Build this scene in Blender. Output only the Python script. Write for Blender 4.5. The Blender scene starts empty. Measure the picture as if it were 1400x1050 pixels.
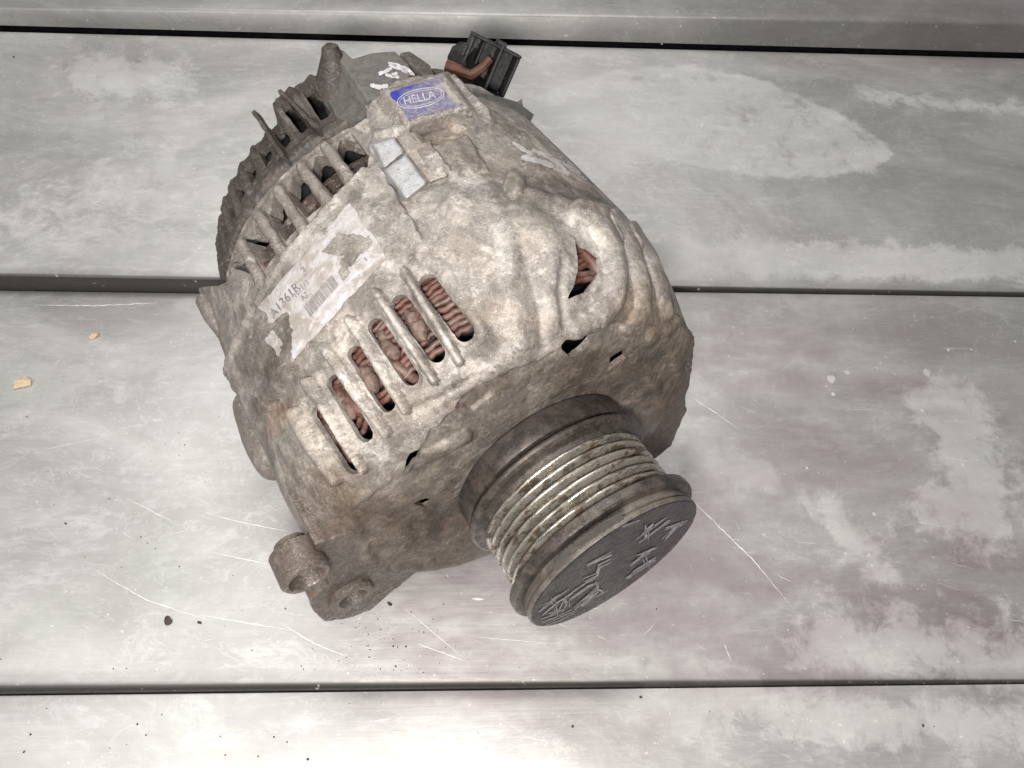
import bpy, math, random
import numpy as np
from mathutils import Vector, Matrix
random.seed(7); rng = np.random.RandomState(7)
sc = bpy.context.scene
U = 0.01                      # everything below is written in centimetres
# ------------------------------------------------------------------ camera
F = 1078.0
CAMH = 29.7
RM = np.array([[0.99835836, -0.00185865, -0.05724629],
               [-0.02536389, 0.88178556, -0.47096805],
               [0.05135432, 0.47164688, 0.88029084]])
cam = bpy.data.cameras.new('camera'); cam_o = bpy.data.objects.new('camera', cam)
sc.collection.objects.link(cam_o); sc.camera = cam_o
cam.sensor_width = 36.0; cam.lens = 36.0 * F / 1400.0
cam.clip_start = 0.005; cam.clip_end = 50
cam_o.matrix_world = Matrix([[*RM[0], 0], [*RM[1], 0], [*RM[2], CAMH * U], [0, 0, 0, 1]])
cam.dof.use_dof = False
# ------------------------------------------------------------------ light
w = bpy.data.worlds.new('World'); sc.world = w; w.use_nodes = True
w.node_tree.nodes['Background'].inputs[0].default_value = (1.0, 0.97, 0.93, 1)
w.node_tree.nodes['Background'].inputs[1].default_value = 0.12

def area(name, loc, target, size, power, col, shape='DISK'):
    l = bpy.data.lights.new(name, 'AREA'); l.shape = shape; l.size = size * U; l.energy = power; l.color = col
    o = bpy.data.objects.new(name, l); sc.collection.objects.link(o)
    o.location = Vector(loc) * U
    d = (Vector(target) - Vector(loc)); o.rotation_euler = d.to_track_quat('-Z', 'Y').to_euler()
    return o
area('lamp_near_camera', (-1.2, -4.0, 31.0), (1, 12, 3), 3.2, 0.92, (1.0, 0.97, 0.93))
area('ceiling_lamp', (-38, -22, 75), (0, 12, 0), 42, 3.4, (1.0, 0.985, 0.97))
area('overhead_fill_far', (-6, 60, 95), (0, 14, 0), 60, 5.6, (1.0, 0.985, 0.97))  # added overhead fill, brightens the right and far side of the bench
sc.view_settings.view_transform = 'Standard'
sc.view_settings.look = 'None'
sc.view_settings.exposure = 0.0
sc.view_settings.gamma = 1.0

# ------------------------------------------------------------------ frames
C0 = np.array([2.647, 8.398, 7.841])
AX = np.array([0.4861, -0.8636, 0.1342]); AX /= np.linalg.norm(AX)
EU = np.array([-0.0658, 0.117, 0.9909]); EU -= EU @ AX * AX; EU /= np.linalg.norm(EU)
ER = np.cross(EU, AX)
L2W = np.stack([ER, -AX, EU], 1)          # local -> world
CAMP = np.array([0, 0, CAMH])

def pray(px, py):
    d = RM @ np.array([(px - 700) / F, -(py - 525) / F, -1.0])
    return d / np.linalg.norm(d)
CL = L2W.T @ (CAMP - C0)                  # eye in alternator coordinates
def lray(px, py): return L2W.T @ pray(px, py)
def proj(P):                               # local points -> photo pixels
    Q = (P @ L2W.T + C0 - CAMP) @ RM
    return 700 + F * Q[..., 0] / -Q[..., 2], 525 - F * Q[..., 1] / -Q[..., 2]
def ground(px, py, z=0.0):
    d = pray(px, py); t = (z - CAMH) / d[2]
    return CAMP + t * d
def cyl(s, ph, r):
    ph = math.radians(ph); return np.array([r * math.sin(ph), -s, r * math.cos(ph)])
def on_plane(px, py, s):
    d = lray(px, py); t = (-s - CL[1]) / d[1]; return CL + t * d
def on_cyl(px, py, R):
    d = lray(px, py); A = d[0]**2 + d[2]**2; B = 2 * (d[0]*CL[0] + d[2]*CL[2]); C = CL[0]**2 + CL[2]**2 - R*R
    D = B*B - 4*A*C
    t = (-B - math.sqrt(D)) / (2*A) if D > 0 else -B / (2*A)
    return CL + t * d
TT = np.arange(12, 48, 0.02)
def on_rev(px, py, prof):                  # first hit with a surface of revolution, prof = [(s, r)...] rear to front
    d = lray(px, py); P = CL + TT[:, None] * d
    s = -P[:, 1]; r = np.hypot(P[:, 0], P[:, 2])
    ss = [p[0] for p in prof]; rr = [p[1] for p in prof]
    R = np.interp(s, ss, rr, left=-1, right=-1)
    k = np.where(r < R)[0]
    if len(k): return P[k[0]]
    g = np.where(R > 0, r - R, 99); return P[np.argmin(g)]

# ------------------------------------------------------------------ noise
_perm = np.random.RandomState(3).rand(64, 64, 64)
def vnoise(P):
    i = np.floor(P).astype(int); f = P - i; f = f*f*(3-2*f); i &= 63; j = (i+1) & 63
    x0, y0, z0 = i.T; x1, y1, z1 = j.T; fx, fy, fz = f.T
    a = _perm
    return ((a[x0,y0,z0]*(1-fx)+a[x1,y0,z0]*fx)*(1-fy)+(a[x0,y1,z0]*(1-fx)+a[x1,y1,z0]*fx)*fy)*(1-fz) + \
           ((a[x0,y0,z1]*(1-fx)+a[x1,y0,z1]*fx)*(1-fy)+(a[x0,y1,z1]*(1-fx)+a[x1,y1,z1]*fx)*fy)*fz
def fbm(P, sc_, oct=4):
    r = 0; a = .5; t = 0
    for o in range(oct): r = r + a*vnoise(P*sc_ + 17.3*o); t += a; sc_ *= 2.03; a *= .5
    return r/t*2-1
def sstep(x, a, b):
    t = np.clip((x-a)/(b-a), 0, 1); return t*t*(3-2*t)

# ------------------------------------------------------------------ 2D distance helpers
def d_seg(X, Y, pts):
    best = np.full(X.shape, 1e9)
    for (x0, y0), (x1, y1) in zip(pts[:-1], pts[1:]):
        dx, dy = x1-x0, y1-y0; L = dx*dx+dy*dy or 1
        t = np.clip(((X-x0)*dx+(Y-y0)*dy)/L, 0, 1)
        best = np.minimum(best, np.hypot(X-x0-t*dx, Y-y0-t*dy))
    return best
def d_poly(X, Y, pts):                      # signed, inside negative
    d = d_seg(X, Y, list(pts)+[pts[0]])
    ins = np.zeros(X.shape, bool); n = len(pts)
    for i in range(n):
        x0, y0 = pts[i]; x1, y1 = pts[(i+1) % n]
        if y0 == y1: continue
        c = ((y0 > Y) != (y1 > Y)) & (X < (x1-x0)*(Y-y0)/(y1-y0)+x0)
        ins ^= c
    return np.where(ins, -d, d)

# ------------------------------------------------------------------ mesh building
def link(name, me, mat, parent=None, smooth=True):
    o = bpy.data.objects.new(name, me); sc.collection.objects.link(o)
    if mat is not None and not me.materials: me.materials.append(mat)
    if parent is not None: o.parent = parent
    if smooth:
        me.polygons.foreach_set('use_smooth', [True]*len(me.polygons))
    return o
def mesh(name, V, Fc, mat, parent=None, smooth=True, sharp=None, tint=None):
    me = bpy.data.meshes.new(name)
    me.from_pydata((np.asarray(V, float)*U).tolist(), [], [tuple(int(k) for k in f) for f in Fc])
    me.validate(); 
    if tint is not None:
        a = me.color_attributes.new('tint', 'FLOAT_COLOR', 'POINT')
        c = np.ones((len(V), 4)); c[:, :3] = tint; a.data.foreach_set('color', c.ravel())
    o = link(name, me, mat, parent, smooth)
    if sharp is not None: me.set_sharp_from_angle(angle=math.radians(sharp))
    return o
def bevel(o, wd, seg=2, ang=35):
    m = o.modifiers.new('bevel', 'BEVEL'); m.width = wd*U; m.segments = seg; m.limit_method = 'ANGLE'; m.angle_limit = math.radians(ang)
    return o
def remesh_rough(o, vox=.05, amp=.03):
    r = o.modifiers.new('remesh', 'REMESH'); r.mode = 'VOXEL'; r.voxel_size = vox*U; r.use_smooth_shade = True
    t = bpy.data.textures.new('lump', 'CLOUDS'); t.noise_scale = .45*U; t.noise_depth = 3
    d = o.modifiers.new('d', 'DISPLACE'); d.texture = t; d.strength = amp*U; d.mid_level = .5; d.texture_coords = 'LOCAL'
class MB:
    def __init__(s): s.v = []; s.f = []
    def add(s, V, Fc):
        b = len(s.v); s.v += [list(map(float, p)) for p in V]; s.f += [tuple(k+b for k in f) for f in Fc]
    def tube(s, pts, rad, n=8, cap=True):
        pts = [np.asarray(p, float) for p in pts]; m = len(pts)
        rad = rad if hasattr(rad, '__len__') else [rad]*m
        V = []; up = np.array([0.123, 0.45, 0.88])
        for i, p in enumerate(pts):
            t = pts[min(i+1, m-1)] - pts[max(i-1, 0)]; t = t/(np.linalg.norm(t)+1e-9)
            u = np.cross(t, up); u /= np.linalg.norm(u); v = np.cross(t, u)
            for k in range(n):
                a = 2*math.pi*k/n; V.append(p+rad[i]*(math.cos(a)*u+math.sin(a)*v))
        Fc = [(i*n+k, i*n+(k+1) % n, (i+1)*n+(k+1) % n, (i+1)*n+k) for i in range(m-1) for k in range(n)]
        if cap: Fc += [tuple(range(n))[::-1], tuple((m-1)*n+k for k in range(n))]
        s.add(V, Fc)
    def lathe(s, prof, n=96, close=False, ph0=0, ph1=360):   # prof [(s, r)]
        full = abs(ph1-ph0) >= 360; m = n if full else n+1
        V = [cyl(a, ph0+(ph1-ph0)*k/n, r) for (a, r) in prof for k in range(m)]
        Fc = []
        P = len(prof); rows = P if close else P-1
        for i in range(rows):
            j = (i+1) % P
            for k in range(n):
                k2 = (k+1) % m
                Fc.append((i*m+k, i*m+k2, j*m+k2, j*m+k))
        s.add(V, Fc)
    def prism(s, A, B):
        n = len(A); s.add(list(A)+list(B), [tuple(range(n))[::-1], tuple(range(n, 2*n))]+[(k, (k+1) % n, n+(k+1) % n, n+k) for k in range(n)])
    def box(s, c, u, v, w_):
        c, u, v, w_ = map(np.asarray, (c, u, v, w_))
        V = [c+a*u+b*v+d*w_ for a in (-1, 1) for b in (-1, 1) for d in (-1, 1)]
        s.add(V, [(0,1,3,2), (4,6,7,5), (0,4,5,1), (2,3,7,6), (0,2,6,4), (1,5,7,3)])
    def build(s, name, mat, parent=None, smooth=True, sharp=40):
        import bmesh
        me = bpy.data.meshes.new(name); me.from_pydata([[c*U for c in p] for p in s.v], [], s.f)
        bm = bmesh.new(); bm.from_mesh(me); bmesh.ops.recalc_face_normals(bm, faces=bm.faces); bm.to_mesh(me); bm.free()
        o = link(name, me, mat, parent, smooth)
        if sharp is not None and smooth: me.set_sharp_from_angle(angle=math.radians(sharp))
        return o
def tag(o, label=None, cat=None, group=None, kind=None):
    if label: o['label'] = label
    if cat: o['category'] = cat
    if group: o['group'] = group
    if kind: o['kind'] = kind
    return o
def empty(name, loc=(0, 0, 0)):
    o = bpy.data.objects.new(name, None); sc.collection.objects.link(o); o.location = Vector(loc)*U; o.empty_display_size = .01
    return o

# ------------------------------------------------------------------ materials
class NT:
    def __init__(s, name):
        s.m = bpy.data.materials.new(name); s.m.use_nodes = True; s.t = s.m.node_tree; s.n = s.t.nodes; s.l = s.t.links
        s.b = s.n['Principled BSDF']
        s.tc = s.n.new('ShaderNodeTexCoord')
        s.mp = s.n.new('ShaderNodeMapping'); s.mp.inputs['Scale'].default_value = (100, 100, 100)
        s.l.new(s.tc.outputs['Object'], s.mp.inputs[0]); s.co = s.mp.outputs[0]
    def noise(s, scale, detail=4, rough=.6, dist=0.0, co=None, stretch=None):
        n = s.n.new('ShaderNodeTexNoise'); n.inputs['Scale'].default_value = scale; n.inputs['Detail'].default_value = detail
        n.inputs['Roughness'].default_value = rough; n.inputs['Distortion'].default_value = dist
        c = co or s.co
        if stretch:
            m = s.n.new('ShaderNodeMapping'); m.inputs['Scale'].default_value = stretch[:3]
            if len(stretch) > 3: m.inputs['Rotation'].default_value = (0, 0, stretch[3])
            s.l.new(c, m.inputs[0]); c = m.outputs[0]
        s.l.new(c, n.inputs['Vector']); return n.outputs[0]
    def voro(s, scale, feat='F1'):
        n = s.n.new('ShaderNodeTexVoronoi'); n.feature = feat; n.inputs['Scale'].default_value = scale; s.l.new(s.co, n.inputs['Vector']); return n.outputs['Distance']
    def ramp(s, x, a, b, va=0.0, vb=1.0):
        n = s.n.new('ShaderNodeMapRange'); n.interpolation_type = 'SMOOTHSTEP'
        for i, v in enumerate((a, b, va, vb)): n.inputs[i+1].default_value = v
        s.l.new(x, n.inputs[0]); return n.outputs[0]
    def math(s, op, a, b=None):
        n = s.n.new('ShaderNodeMath'); n.operation = op
        for i, v in enumerate((a, b)):
            if v is None: continue
            if isinstance(v, (int, float)): n.inputs[i].default_value = v
            else: s.l.new(v, n.inputs[i])
        return n.outputs[0]
    def mix(s, f, a, b, mode='MIX'):
        n = s.n.new('ShaderNodeMix'); n.data_type = 'RGBA'; n.blend_type = mode
        for i, v in ((0, f), (6, a), (7, b)):
            if isinstance(v, (int, float)): n.inputs[i].default_value = v
            elif isinstance(v, tuple): n.inputs[i].default_value = (*v, 1)
            else: s.l.new(v, n.inputs[i])
        return n.outputs[2]
    def attr(s, name):
        n = s.n.new('ShaderNodeVertexColor'); n.layer_name = name; return n.outputs[0]
    def sep(s, c):
        n = s.n.new('ShaderNodeSeparateColor'); s.l.new(c, n.inputs[0]); return n.outputs
    def set(s, **k):
        for a, v in k.items():
            i = s.b.inputs[a.replace('_', ' ')]
            if isinstance(v, (int, float)): i.default_value = v
            elif isinstance(v, tuple): i.default_value = (*v, 1)
            else: s.l.new(v, i)
    def bump(s, h, strength=.5, dist=.03, prev=None):
        n = s.n.new('ShaderNodeBump'); n.inputs['Strength'].default_value = strength; n.inputs['Distance'].default_value = dist*U
        s.l.new(h, n.inputs['Height'])
        if prev: s.l.new(prev, n.inputs['Normal'])
        s.l.new(n.outputs[0], s.b.inputs['Normal']); return n.outputs[0]

def cast_mat(name, light=(.345, .312, .283), dark=(.062, .05, .042), tint=True, bumpk=1.0, rough=.6, metal=.12, speck=.55):
    N = NT(name)
    big = N.ramp(N.noise(.5, 6, .68, .5), .38, .62)
    mid = N.ramp(N.noise(2.0, 6, .72, .6), .40, .64)
    fine = N.noise(9, 5, .75)
    c = N.mix(N.math('MULTIPLY', big, .55), light, tuple(.62*a+.38*b for a, b in zip(light, dark)))
    c = N.mix(N.math('MULTIPLY', mid, .62), c, tuple(.35*a+.65*b for a, b in zip(light, dark)))
    c = N.mix(N.ramp(fine, .46, .66, 0, .55), c, tuple(min(1, 1.35*x) for x in light))
    c = N.mix(N.ramp(N.noise(13, 4, .7), .56, .66, 0, .48), c, dark)
    ch = N.math('MULTIPLY', N.ramp(N.noise(1.0, 5, .7, .8), .46, .62), N.ramp(N.noise(6, 5, .75, .4), .48, .60))
    c = N.mix(N.math('MULTIPLY', ch, speck*.8), c, (.66, .62, .585))
    sp = N.ramp(N.noise(20, 3, .6), .62, .68, 0, speck)
    c = N.mix(sp, c, (.74, .70, .66))
    c = N.mix(N.ramp(N.noise(.8, 5, .7, .6), .56, .68, 0, .18), c, (.36, .27, .22))
    c = N.mix(N.ramp(N.noise(4.5, 6, .75), .58, .66, 0, .60), c, (.13, .105, .088))
    if tint:
        t = N.attr('tint')
        c = N.mix(1.0, c, t, 'MULTIPLY')
    N.set(Base_Color=c, Metallic=metal, Roughness=N.ramp(fine, .35, .7, rough-.18, rough+.16))
    b = N.bump(N.noise(6, 4, .62), .6*bumpk, .038)
    N.bump(N.noise(24, 3, .6), .5*bumpk, .016, b)
    return N.m
M_cast = cast_mat('dirty_cast_aluminium')
M_castdirt = cast_mat('oily_cast_aluminium', (.135, .106, .088), (.04, .03, .024), False, 1.4, .38, .15, .22)
M_rear = cast_mat('dusty_rear_plastic', (.078, .064, .054), (.022, .018, .015), False, 1.2, .6, 0.0, .16)
M_stator = cast_mat('rusty_stator_core', (.07, .05, .041), (.03, .021, .017), False, 1.2, .7, .2, .4)

def simple(name, col, rough=.5, metal=0.0, var=.35, dust=None, dustk=.5, bumpd=.02, sc1=3.0):
    N = NT(name)
    c = N.mix(N.ramp(N.noise(sc1, 5, .65), .3, .7), tuple(x*(1-var) for x in col), tuple(min(1, x*(1+var)) for x in col))
    if dust: 
        d = N.ramp(N.noise(1.6, 6, .7, .6), .42, .68, 0, dustk)
        d2 = N.ramp(N.noise(20, 2, .5), .6, .68, 0, dustk)
        c = N.mix(N.math('MAXIMUM', d, d2), c, dust)
    N.set(Base_Color=c, Roughness=N.ramp(N.noise(6, 3, .6), .3, .7, max(.05, rough-.12), min(1, rough+.12)), Metallic=metal)
    N.bump(N.noise(14, 4, .65), .5, bumpd)
    return N.m
M_grey = simple('grey_plastic', (.125, .122, .115), .5, 0, .2, (.22, .19, .16), .45)
M_black = simple('black_plastic', (.022, .021, .021), .48, 0, .3, (.12, .105, .09), .25)
M_orange = simple('rusty_terminal', (.11, .042, .024), .6, 0, .4, (.22, .15, .11), .3)
M_copper = simple('red_varnished_winding', (.105, .042, .032), .5, 0, .5, (.17, .12, .10), .7)
M_rubber = simple('dark_steel_spacer', (.040, .033, .030), .36, .2, .3, (.13, .105, .09), .4)
M_flange = simple('grey_pulley_flange', (.055, .047, .042), .38, .4, .25, (.24, .20, .165), .4)
M_cap = simple('dark_plastic_cap', (.020, .017, .019), .26, 0, .4, (.095, .078, .064), .5)
M_capside = simple('worn_cap_rim', (.10, .086, .074), .42, .1, .25, (.27, .235, .20), .35)
M_paint = simple('white_paint_marker', (.62, .61, .63), .5, 0, .15, (.36, .33, .31), .55, .01, 8)
M_paintf = simple('faded_paint_marker', (.40, .385, .39), .5, 0, .15, (.16, .14, .13), .5, .01, 5)
M_wood = simple('pale_wood', (.62, .47, .33), .7, 0, .15, None)
M_crumb = simple('dark_grit', (.07, .055, .05), .7, 0, .4, None)

def pulley_mat():
    N = NT('polished_grooved_steel')
    sx = N.n.new('ShaderNodeSeparateXYZ'); N.l.new(N.co, sx.inputs[0])
    ang = N.math('ARCTAN2', sx.outputs[0], sx.outputs[2])
    cb = N.n.new('ShaderNodeCombineXYZ'); N.l.new(N.math('MULTIPLY', sx.outputs[1], 9.0), cb.inputs[0]); N.l.new(N.math('MULTIPLY', ang, 2.2), cb.inputs[1])
    cb2 = N.n.new('ShaderNodeCombineXYZ'); N.l.new(N.math('MULTIPLY', sx.outputs[1], 2.2), cb2.inputs[0]); N.l.new(N.math('MULTIPLY', ang, 2.6), cb2.inputs[1])
    r1 = N.ramp(N.noise(1.0, 6, .75, .2, cb.outputs[0]), .44, .55)
    r2 = N.ramp(N.noise(1.0, 5, .7, .2, cb2.outputs[0]), .45, .57)
    d = N.ramp(N.noise(12, 4, .7), .52, .62)
    rust = N.math('MINIMUM', N.math('ADD', N.math('MULTIPLY', r1, .55), N.math('ADD', N.math('MULTIPLY', r2, .55), N.math('MULTIPLY', d, .25))), 1.0)
    c = N.mix(rust, (.66, .63, .57), (.085, .063, .042))
    c = N.mix(N.ramp(N.noise(8, 4, .7), .64, .70, 0, .5), c, (.55, .50, .42))
    N.set(Base_Color=c, Metallic=N.ramp(rust, 0, 1, .95, .3), Roughness=N.ramp(rust, 0, 1, .22, .55))
    N.bump(N.noise(14, 4, .7), .5, .02); return N.m
M_pulley = pulley_mat()
for m_ in (M_cap, M_black, M_rubber): m_.node_tree.nodes['Principled BSDF'].inputs['Specular IOR Level'].default_value = .3

def paper_mat():
    N = NT('torn_paper_label')
    g = N.ramp(N.noise(1.6, 6, .7, .8), .46, .60)
    c = N.mix(N.ramp(N.noise(4, 5, .7), .3, .7), (.50, .475, .475), (.38, .35, .345))
    c = N.mix(N.math('MULTIPLY', g, .85), c, (.30, .26, .225))
    c = N.mix(N.ramp(N.noise(14, 3, .6), .62, .7, 0, .6), c, (.24, .20, .18))
    N.set(Base_Color=c, Roughness=.6); N.bump(N.noise(6, 4, .6), .4, .04); return N.m
M_paper = paper_mat()
def blue_mat():
    N = NT('worn_blue_label')
    g = N.attr('tint')
    c = N.mix(N.ramp(N.noise(3, 5, .7), .35, .65), (.14, .135, .27), (.22, .205, .31))
    c = N.mix(N.ramp(N.noise(9, 4, .7), .48, .62, 0, .8), c, (.36, .325, .30))
    r = N.sep(g)[0]
    c = N.mix(r, c, (.035, .05, .34))
    c = N.mix(N.ramp(N.sep(g)[1], .3, .7), c, (.42, .385, .35))
    N.set(Base_Color=c, Roughness=.38); N.bump(N.noise(8, 4, .6), .3, .03); return N.m
M_blue = blue_mat()
M_ink = simple('grey_print', (.14, .12, .13), .6, 0, .3, (.45, .42, .40), .55, .003, 9)
M_bar = simple('barcode_print', (.20, .18, .18), .6, 0, .3, (.45, .42, .40), .4, .003, 9)
M_logo = simple('white_logo_print', (.58, .56, .60), .5, 0, .15, (.30, .29, .40), .5, .003, 9)

# ------------------------------------------------------------------ the alternator
alt = empty('alternator')
alt.matrix_world = Matrix([[*L2W[0], C0[0]*U], [*L2W[1], C0[1]*U], [*L2W[2], C0[2]*U], [0, 0, 0, 1]])
tag(alt, 'grimy used car alternator with ribbed cast casing and grooved belt pulley on metal planks', 'alternator')

PROF = [(-12.0, 6.72), (-7.7, 6.80), (-5.0, 6.80), (-3.6, 6.74), (-2.6, 6.56), (-1.8, 6.28), (-1.2, 5.85), (-0.92, 5.35), (-0.80, 4.7), (-0.78, 3.6), (-0.86, 2.2)]
def rail(u):  # arc-length param along PROF
    pass
pl_ = np.array(PROF); seg = np.hypot(*np.diff(pl_, axis=0).T); arc = np.concatenate([[0], np.cumsum(seg)])
US = np.arange(0, arc[-1], 0.05)
# smooth the polyline a little
Sp = np.interp(US, arc, pl_[:, 0]); Rp = np.interp(US, arc, pl_[:, 1])
for _ in range(40):
    Sp[1:-1] = .25*Sp[:-2]+.5*Sp[1:-1]+.25*Sp[2:]; Rp[1:-1] = .25*Rp[:-2]+.5*Rp[1:-1]+.25*Rp[2:]
SREV = list(zip(Sp.tolist(), Rp.tolist()))
PH = np.concatenate([np.arange(-180, -104, 2.5), np.arange(-104, 96, .42), np.arange(96, 180, 2.5)])
nu, nph = len(US), len(PH)
PHr = np.radians(PH)
S2 = np.repeat(Sp[:, None], nph, 1); R2 = np.repeat(Rp[:, None], nph, 1); P2 = np.repeat(PH[None], nu, 0)
dS = np.gradient(Sp); dR = np.gradient(Rp); ln = np.hypot(dS, dR)
NS = -dR/ln; NR = dS/ln      # outward normal in (s, r)
# broad non-round form: flare on the left side, slimmer right shoulder
fl = np.exp(-((P2+90)/26)**2); R2 = R2 + fl*(.22 + .34*sstep(S2, -6, -1.6))*sstep(S2, -11, -7)*sstep(R2, 4.2, 6.0)
R2 = R2 - .18*np.exp(-((P2-65)/30)**2)*sstep(S2, -5, -2)*sstep(R2, 3, 5)
base = np.stack([R2*np.sin(np.radians(P2)), -S2, R2*np.cos(np.radians(P2))], -1)
nrm = np.stack([NR[:, None]*np.sin(np.radians(P2)), -np.repeat(NS[:, None], nph, 1), NR[:, None]*np.cos(np.radians(P2))], -1)
X, Y = proj(base)
view = CL - base; facing = (nrm*view).sum(-1)/np.linalg.norm(view, axis=-1)
vis = sstep(facing, -.10, .06)
def bumpseg(pts, rad, h, soft=.5):
    d = d_seg(X, Y, pts)/rad; return h*np.sqrt(np.clip(1-d*d, 0, 1))**(1/soft if soft else 1)
def gau(pts, rad, h): d = d_seg(X, Y, pts)/rad; return h*np.exp(-d*d)
def plate(pts, h, edge=4): return h*sstep(-d_poly(X+1.2*np.sin(Y*.3), Y+1.2*np.sin(X*.27), pts), -edge*.35, edge*.5)
H = np.zeros_like(X)
# large soft forms of the casting
H += gau([(628, 290), (645, 340), (672, 430)], 36, .20)
H += gau([(672, 270), (690, 330), (705, 420), (712, 470)], 18, .14)
H += gau([(720, 290), (752, 350), (762, 430)], 26, .20)
H -= gau([(768, 360), (762, 400), (768, 440)], 6, .12)
H -= gau([(715, 350), (735, 420), (742, 470)], 7, .08)
H -= gau([(690, 470), (640, 500)], 14, .08)
H += bumpseg([(786, 296), (815, 303), (833, 335), (842, 375), (838, 410), (815, 438), (785, 452)], 15, .30, .8)
H += bumpseg([(838, 300), (862, 340), (876, 385), (878, 425), (862, 452)], 11, .22, .8)
H += bumpseg([(862, 312), (888, 352), (903, 392), (910, 430)], 8, .20, .8)
H += gau([(720, 268), (790, 285), (830, 292)], 9, .16)
H -= gau([(640, 215), (720, 235), (790, 262)], 12, .10)
# label pad, column beside it, label box
pad = [(313, 507), (330, 465), (350, 425), (382, 372), (405, 340), (452, 288), (500, 237), (520, 228), (548, 278), (578, 325), (530, 357), (476, 397), (448, 428), (405, 500), (388, 537), (355, 580)]
H += plate(pad, .22, 4)
H += bumpseg([(318, 500), (352, 425), (405, 345), (455, 290), (500, 240)], 5, .10, .8)
col = [(503, 205), (512, 189), (560, 176), (588, 205), (616, 243), (583, 256), (556, 276), (528, 240)]
H += plate(col, .16, 4)
H += plate([(566, 208), (640, 190), (668, 232), (616, 246), (590, 250)], .18, 8)
box = [(502, 150), (512, 132), (545, 112), (612, 98), (650, 145), (672, 172), (640, 187), (572, 207), (545, 190), (515, 196)]
H += plate(box, .12, 5)
H -= plate([(558, 182), (611, 167), (636, 183), (573, 207)], .20, 2)
H += gau([(612, 105), (645, 140), (672, 172)], 4, .12)
# ribs between the ventilation slots
SL = [((584, 382), (636, 458)), ((546, 408), (597, 487)), ((511, 441), (561, 519)), ((482, 478), (528, 556)), ((452, 516), (498, 598)), ((429, 556), (481, 642))]
RB = [((556, 376), (594, 438), (628, 494)), ((518, 404), (556, 462), (594, 520)), ((482, 440), (520, 500), (556, 560)), ((448, 476), (488, 535), (530, 590)), ((424, 522), (456, 580), (497, 640)), ((404, 562), (432, 612), (462, 655))]
for r_ in RB: H += bumpseg(r_, 6.5, .31, 1.2)
for (a, b) in SL: H -= bumpseg([a, b], 16, .10, 1.6)
H += gau([(572, 350), (610, 372), (660, 460)], 10, .10)
# hub step and cracks
hub = [(628, 556), (660, 528), (700, 508), (750, 488), (790, 455), (850, 440), (905, 450), (935, 540), (900, 640), (700, 760), (520, 780), (480, 700), (560, 640), (590, 590)]
H -= plate(hub, .13, 9)
H -= plate([(622, 557), (640, 535), (682, 516), (676, 545), (650, 566)], .12, 3)
H += bumpseg([(544, 645), (600, 622), (640, 600)], 10, .14, .8)
H -= gau([(560, 560), (600, 545), (650, 515)], 5, .06)
H += bumpseg([(699, 252), (705, 261)], 11, .34, 1.5); H -= gau([(690, 262), (700, 275), (714, 270)], 4, .06)
H += gau([(655, 145), (668, 158), (690, 180), (715, 190)], 9, .12)
H += gau([(780, 600), (700, 560)], 10, .0)
for p in [((890, 470), (925, 440), (940, 470)), ((870, 500), (905, 540), (915, 600))]: H += gau(p, 8, .12)
H -= gau([(300, 505), (340, 590), (400, 720)], 7, .05)
H += bumpseg([(268, 408), (300, 492), (345, 585), (400, 735)], 4, .10, .8)
H *= vis
# cast roughness, heavy lumps of dried oil low on the front
G = base.reshape(-1, 3)
n1 = fbm(G, 2.2, 4).reshape(X.shape); n2 = fbm(G, 7.5, 3).reshape(X.shape); n3 = fbm(G+9, 4.2, 3).reshape(X.shape); n4_ = fbm(G+21, 2.6, 5).reshape(X.shape); crust = sstep(n4_, .06, .16)
lump = vis*np.maximum(sstep(-d_poly(X, Y, [(400, 745), (440, 690), (560, 690), (640, 720), (640, 790), (440, 860), (380, 800)]), -25, 15), .7*sstep(-d_poly(X, Y, [(830, 440), (960, 440), (950, 640), (850, 600)]), -20, 20))
H += .008*crust*vis + .004*n1 + .010*n2*(1-.5*np.exp(-(d_seg(X, Y, [(430, 560), (600, 430)])/70)**2)) + lump*.05*np.abs(n3)
D = base + nrm*H[..., None]

# holes: negative = cut away
keep = np.full(X.shape, 50.0)
jag = 1.3*n2 + .9*n1
OPEN = [([(585, 386), (635, 454)], 13.5), ([(547, 414), (596, 483)], 13), ([(513, 446), (560, 516)], 12.5), ([(484, 484), (527, 553)], 12), ([(455, 524), (497, 595)], 11.5), ([(435, 566), (481, 638)], 12.5)]
for pts_, rd_ in OPEN: keep = np.minimum(keep, d_seg(X, Y, pts_) - rd_ + .8*jag)
HP = [[(783, 316), (795, 332), (806, 336), (820, 348), (821, 370), (802, 398), (770, 412), (783, 392), (790, 365), (787, 342)],
      [(771, 466), (785, 458), (820, 458), (803, 478), (785, 495), (772, 481)],
      [(860, 479), (859, 493), (833, 512), (838, 493)], [(850, 360), (855, 366), (853, 378), (850, 372)],
      [(581, 610), (572, 630), (549, 642), (560, 620)], [(567, 693), (584, 686), (602, 689), (584, 699)]]
for k, h in enumerate(HP): keep = np.minimum(keep, d_poly(X, Y, h) + (.8*jag if k < 2 else .2*jag))
keep = np.where(vis > .02, keep, 50)
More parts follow.
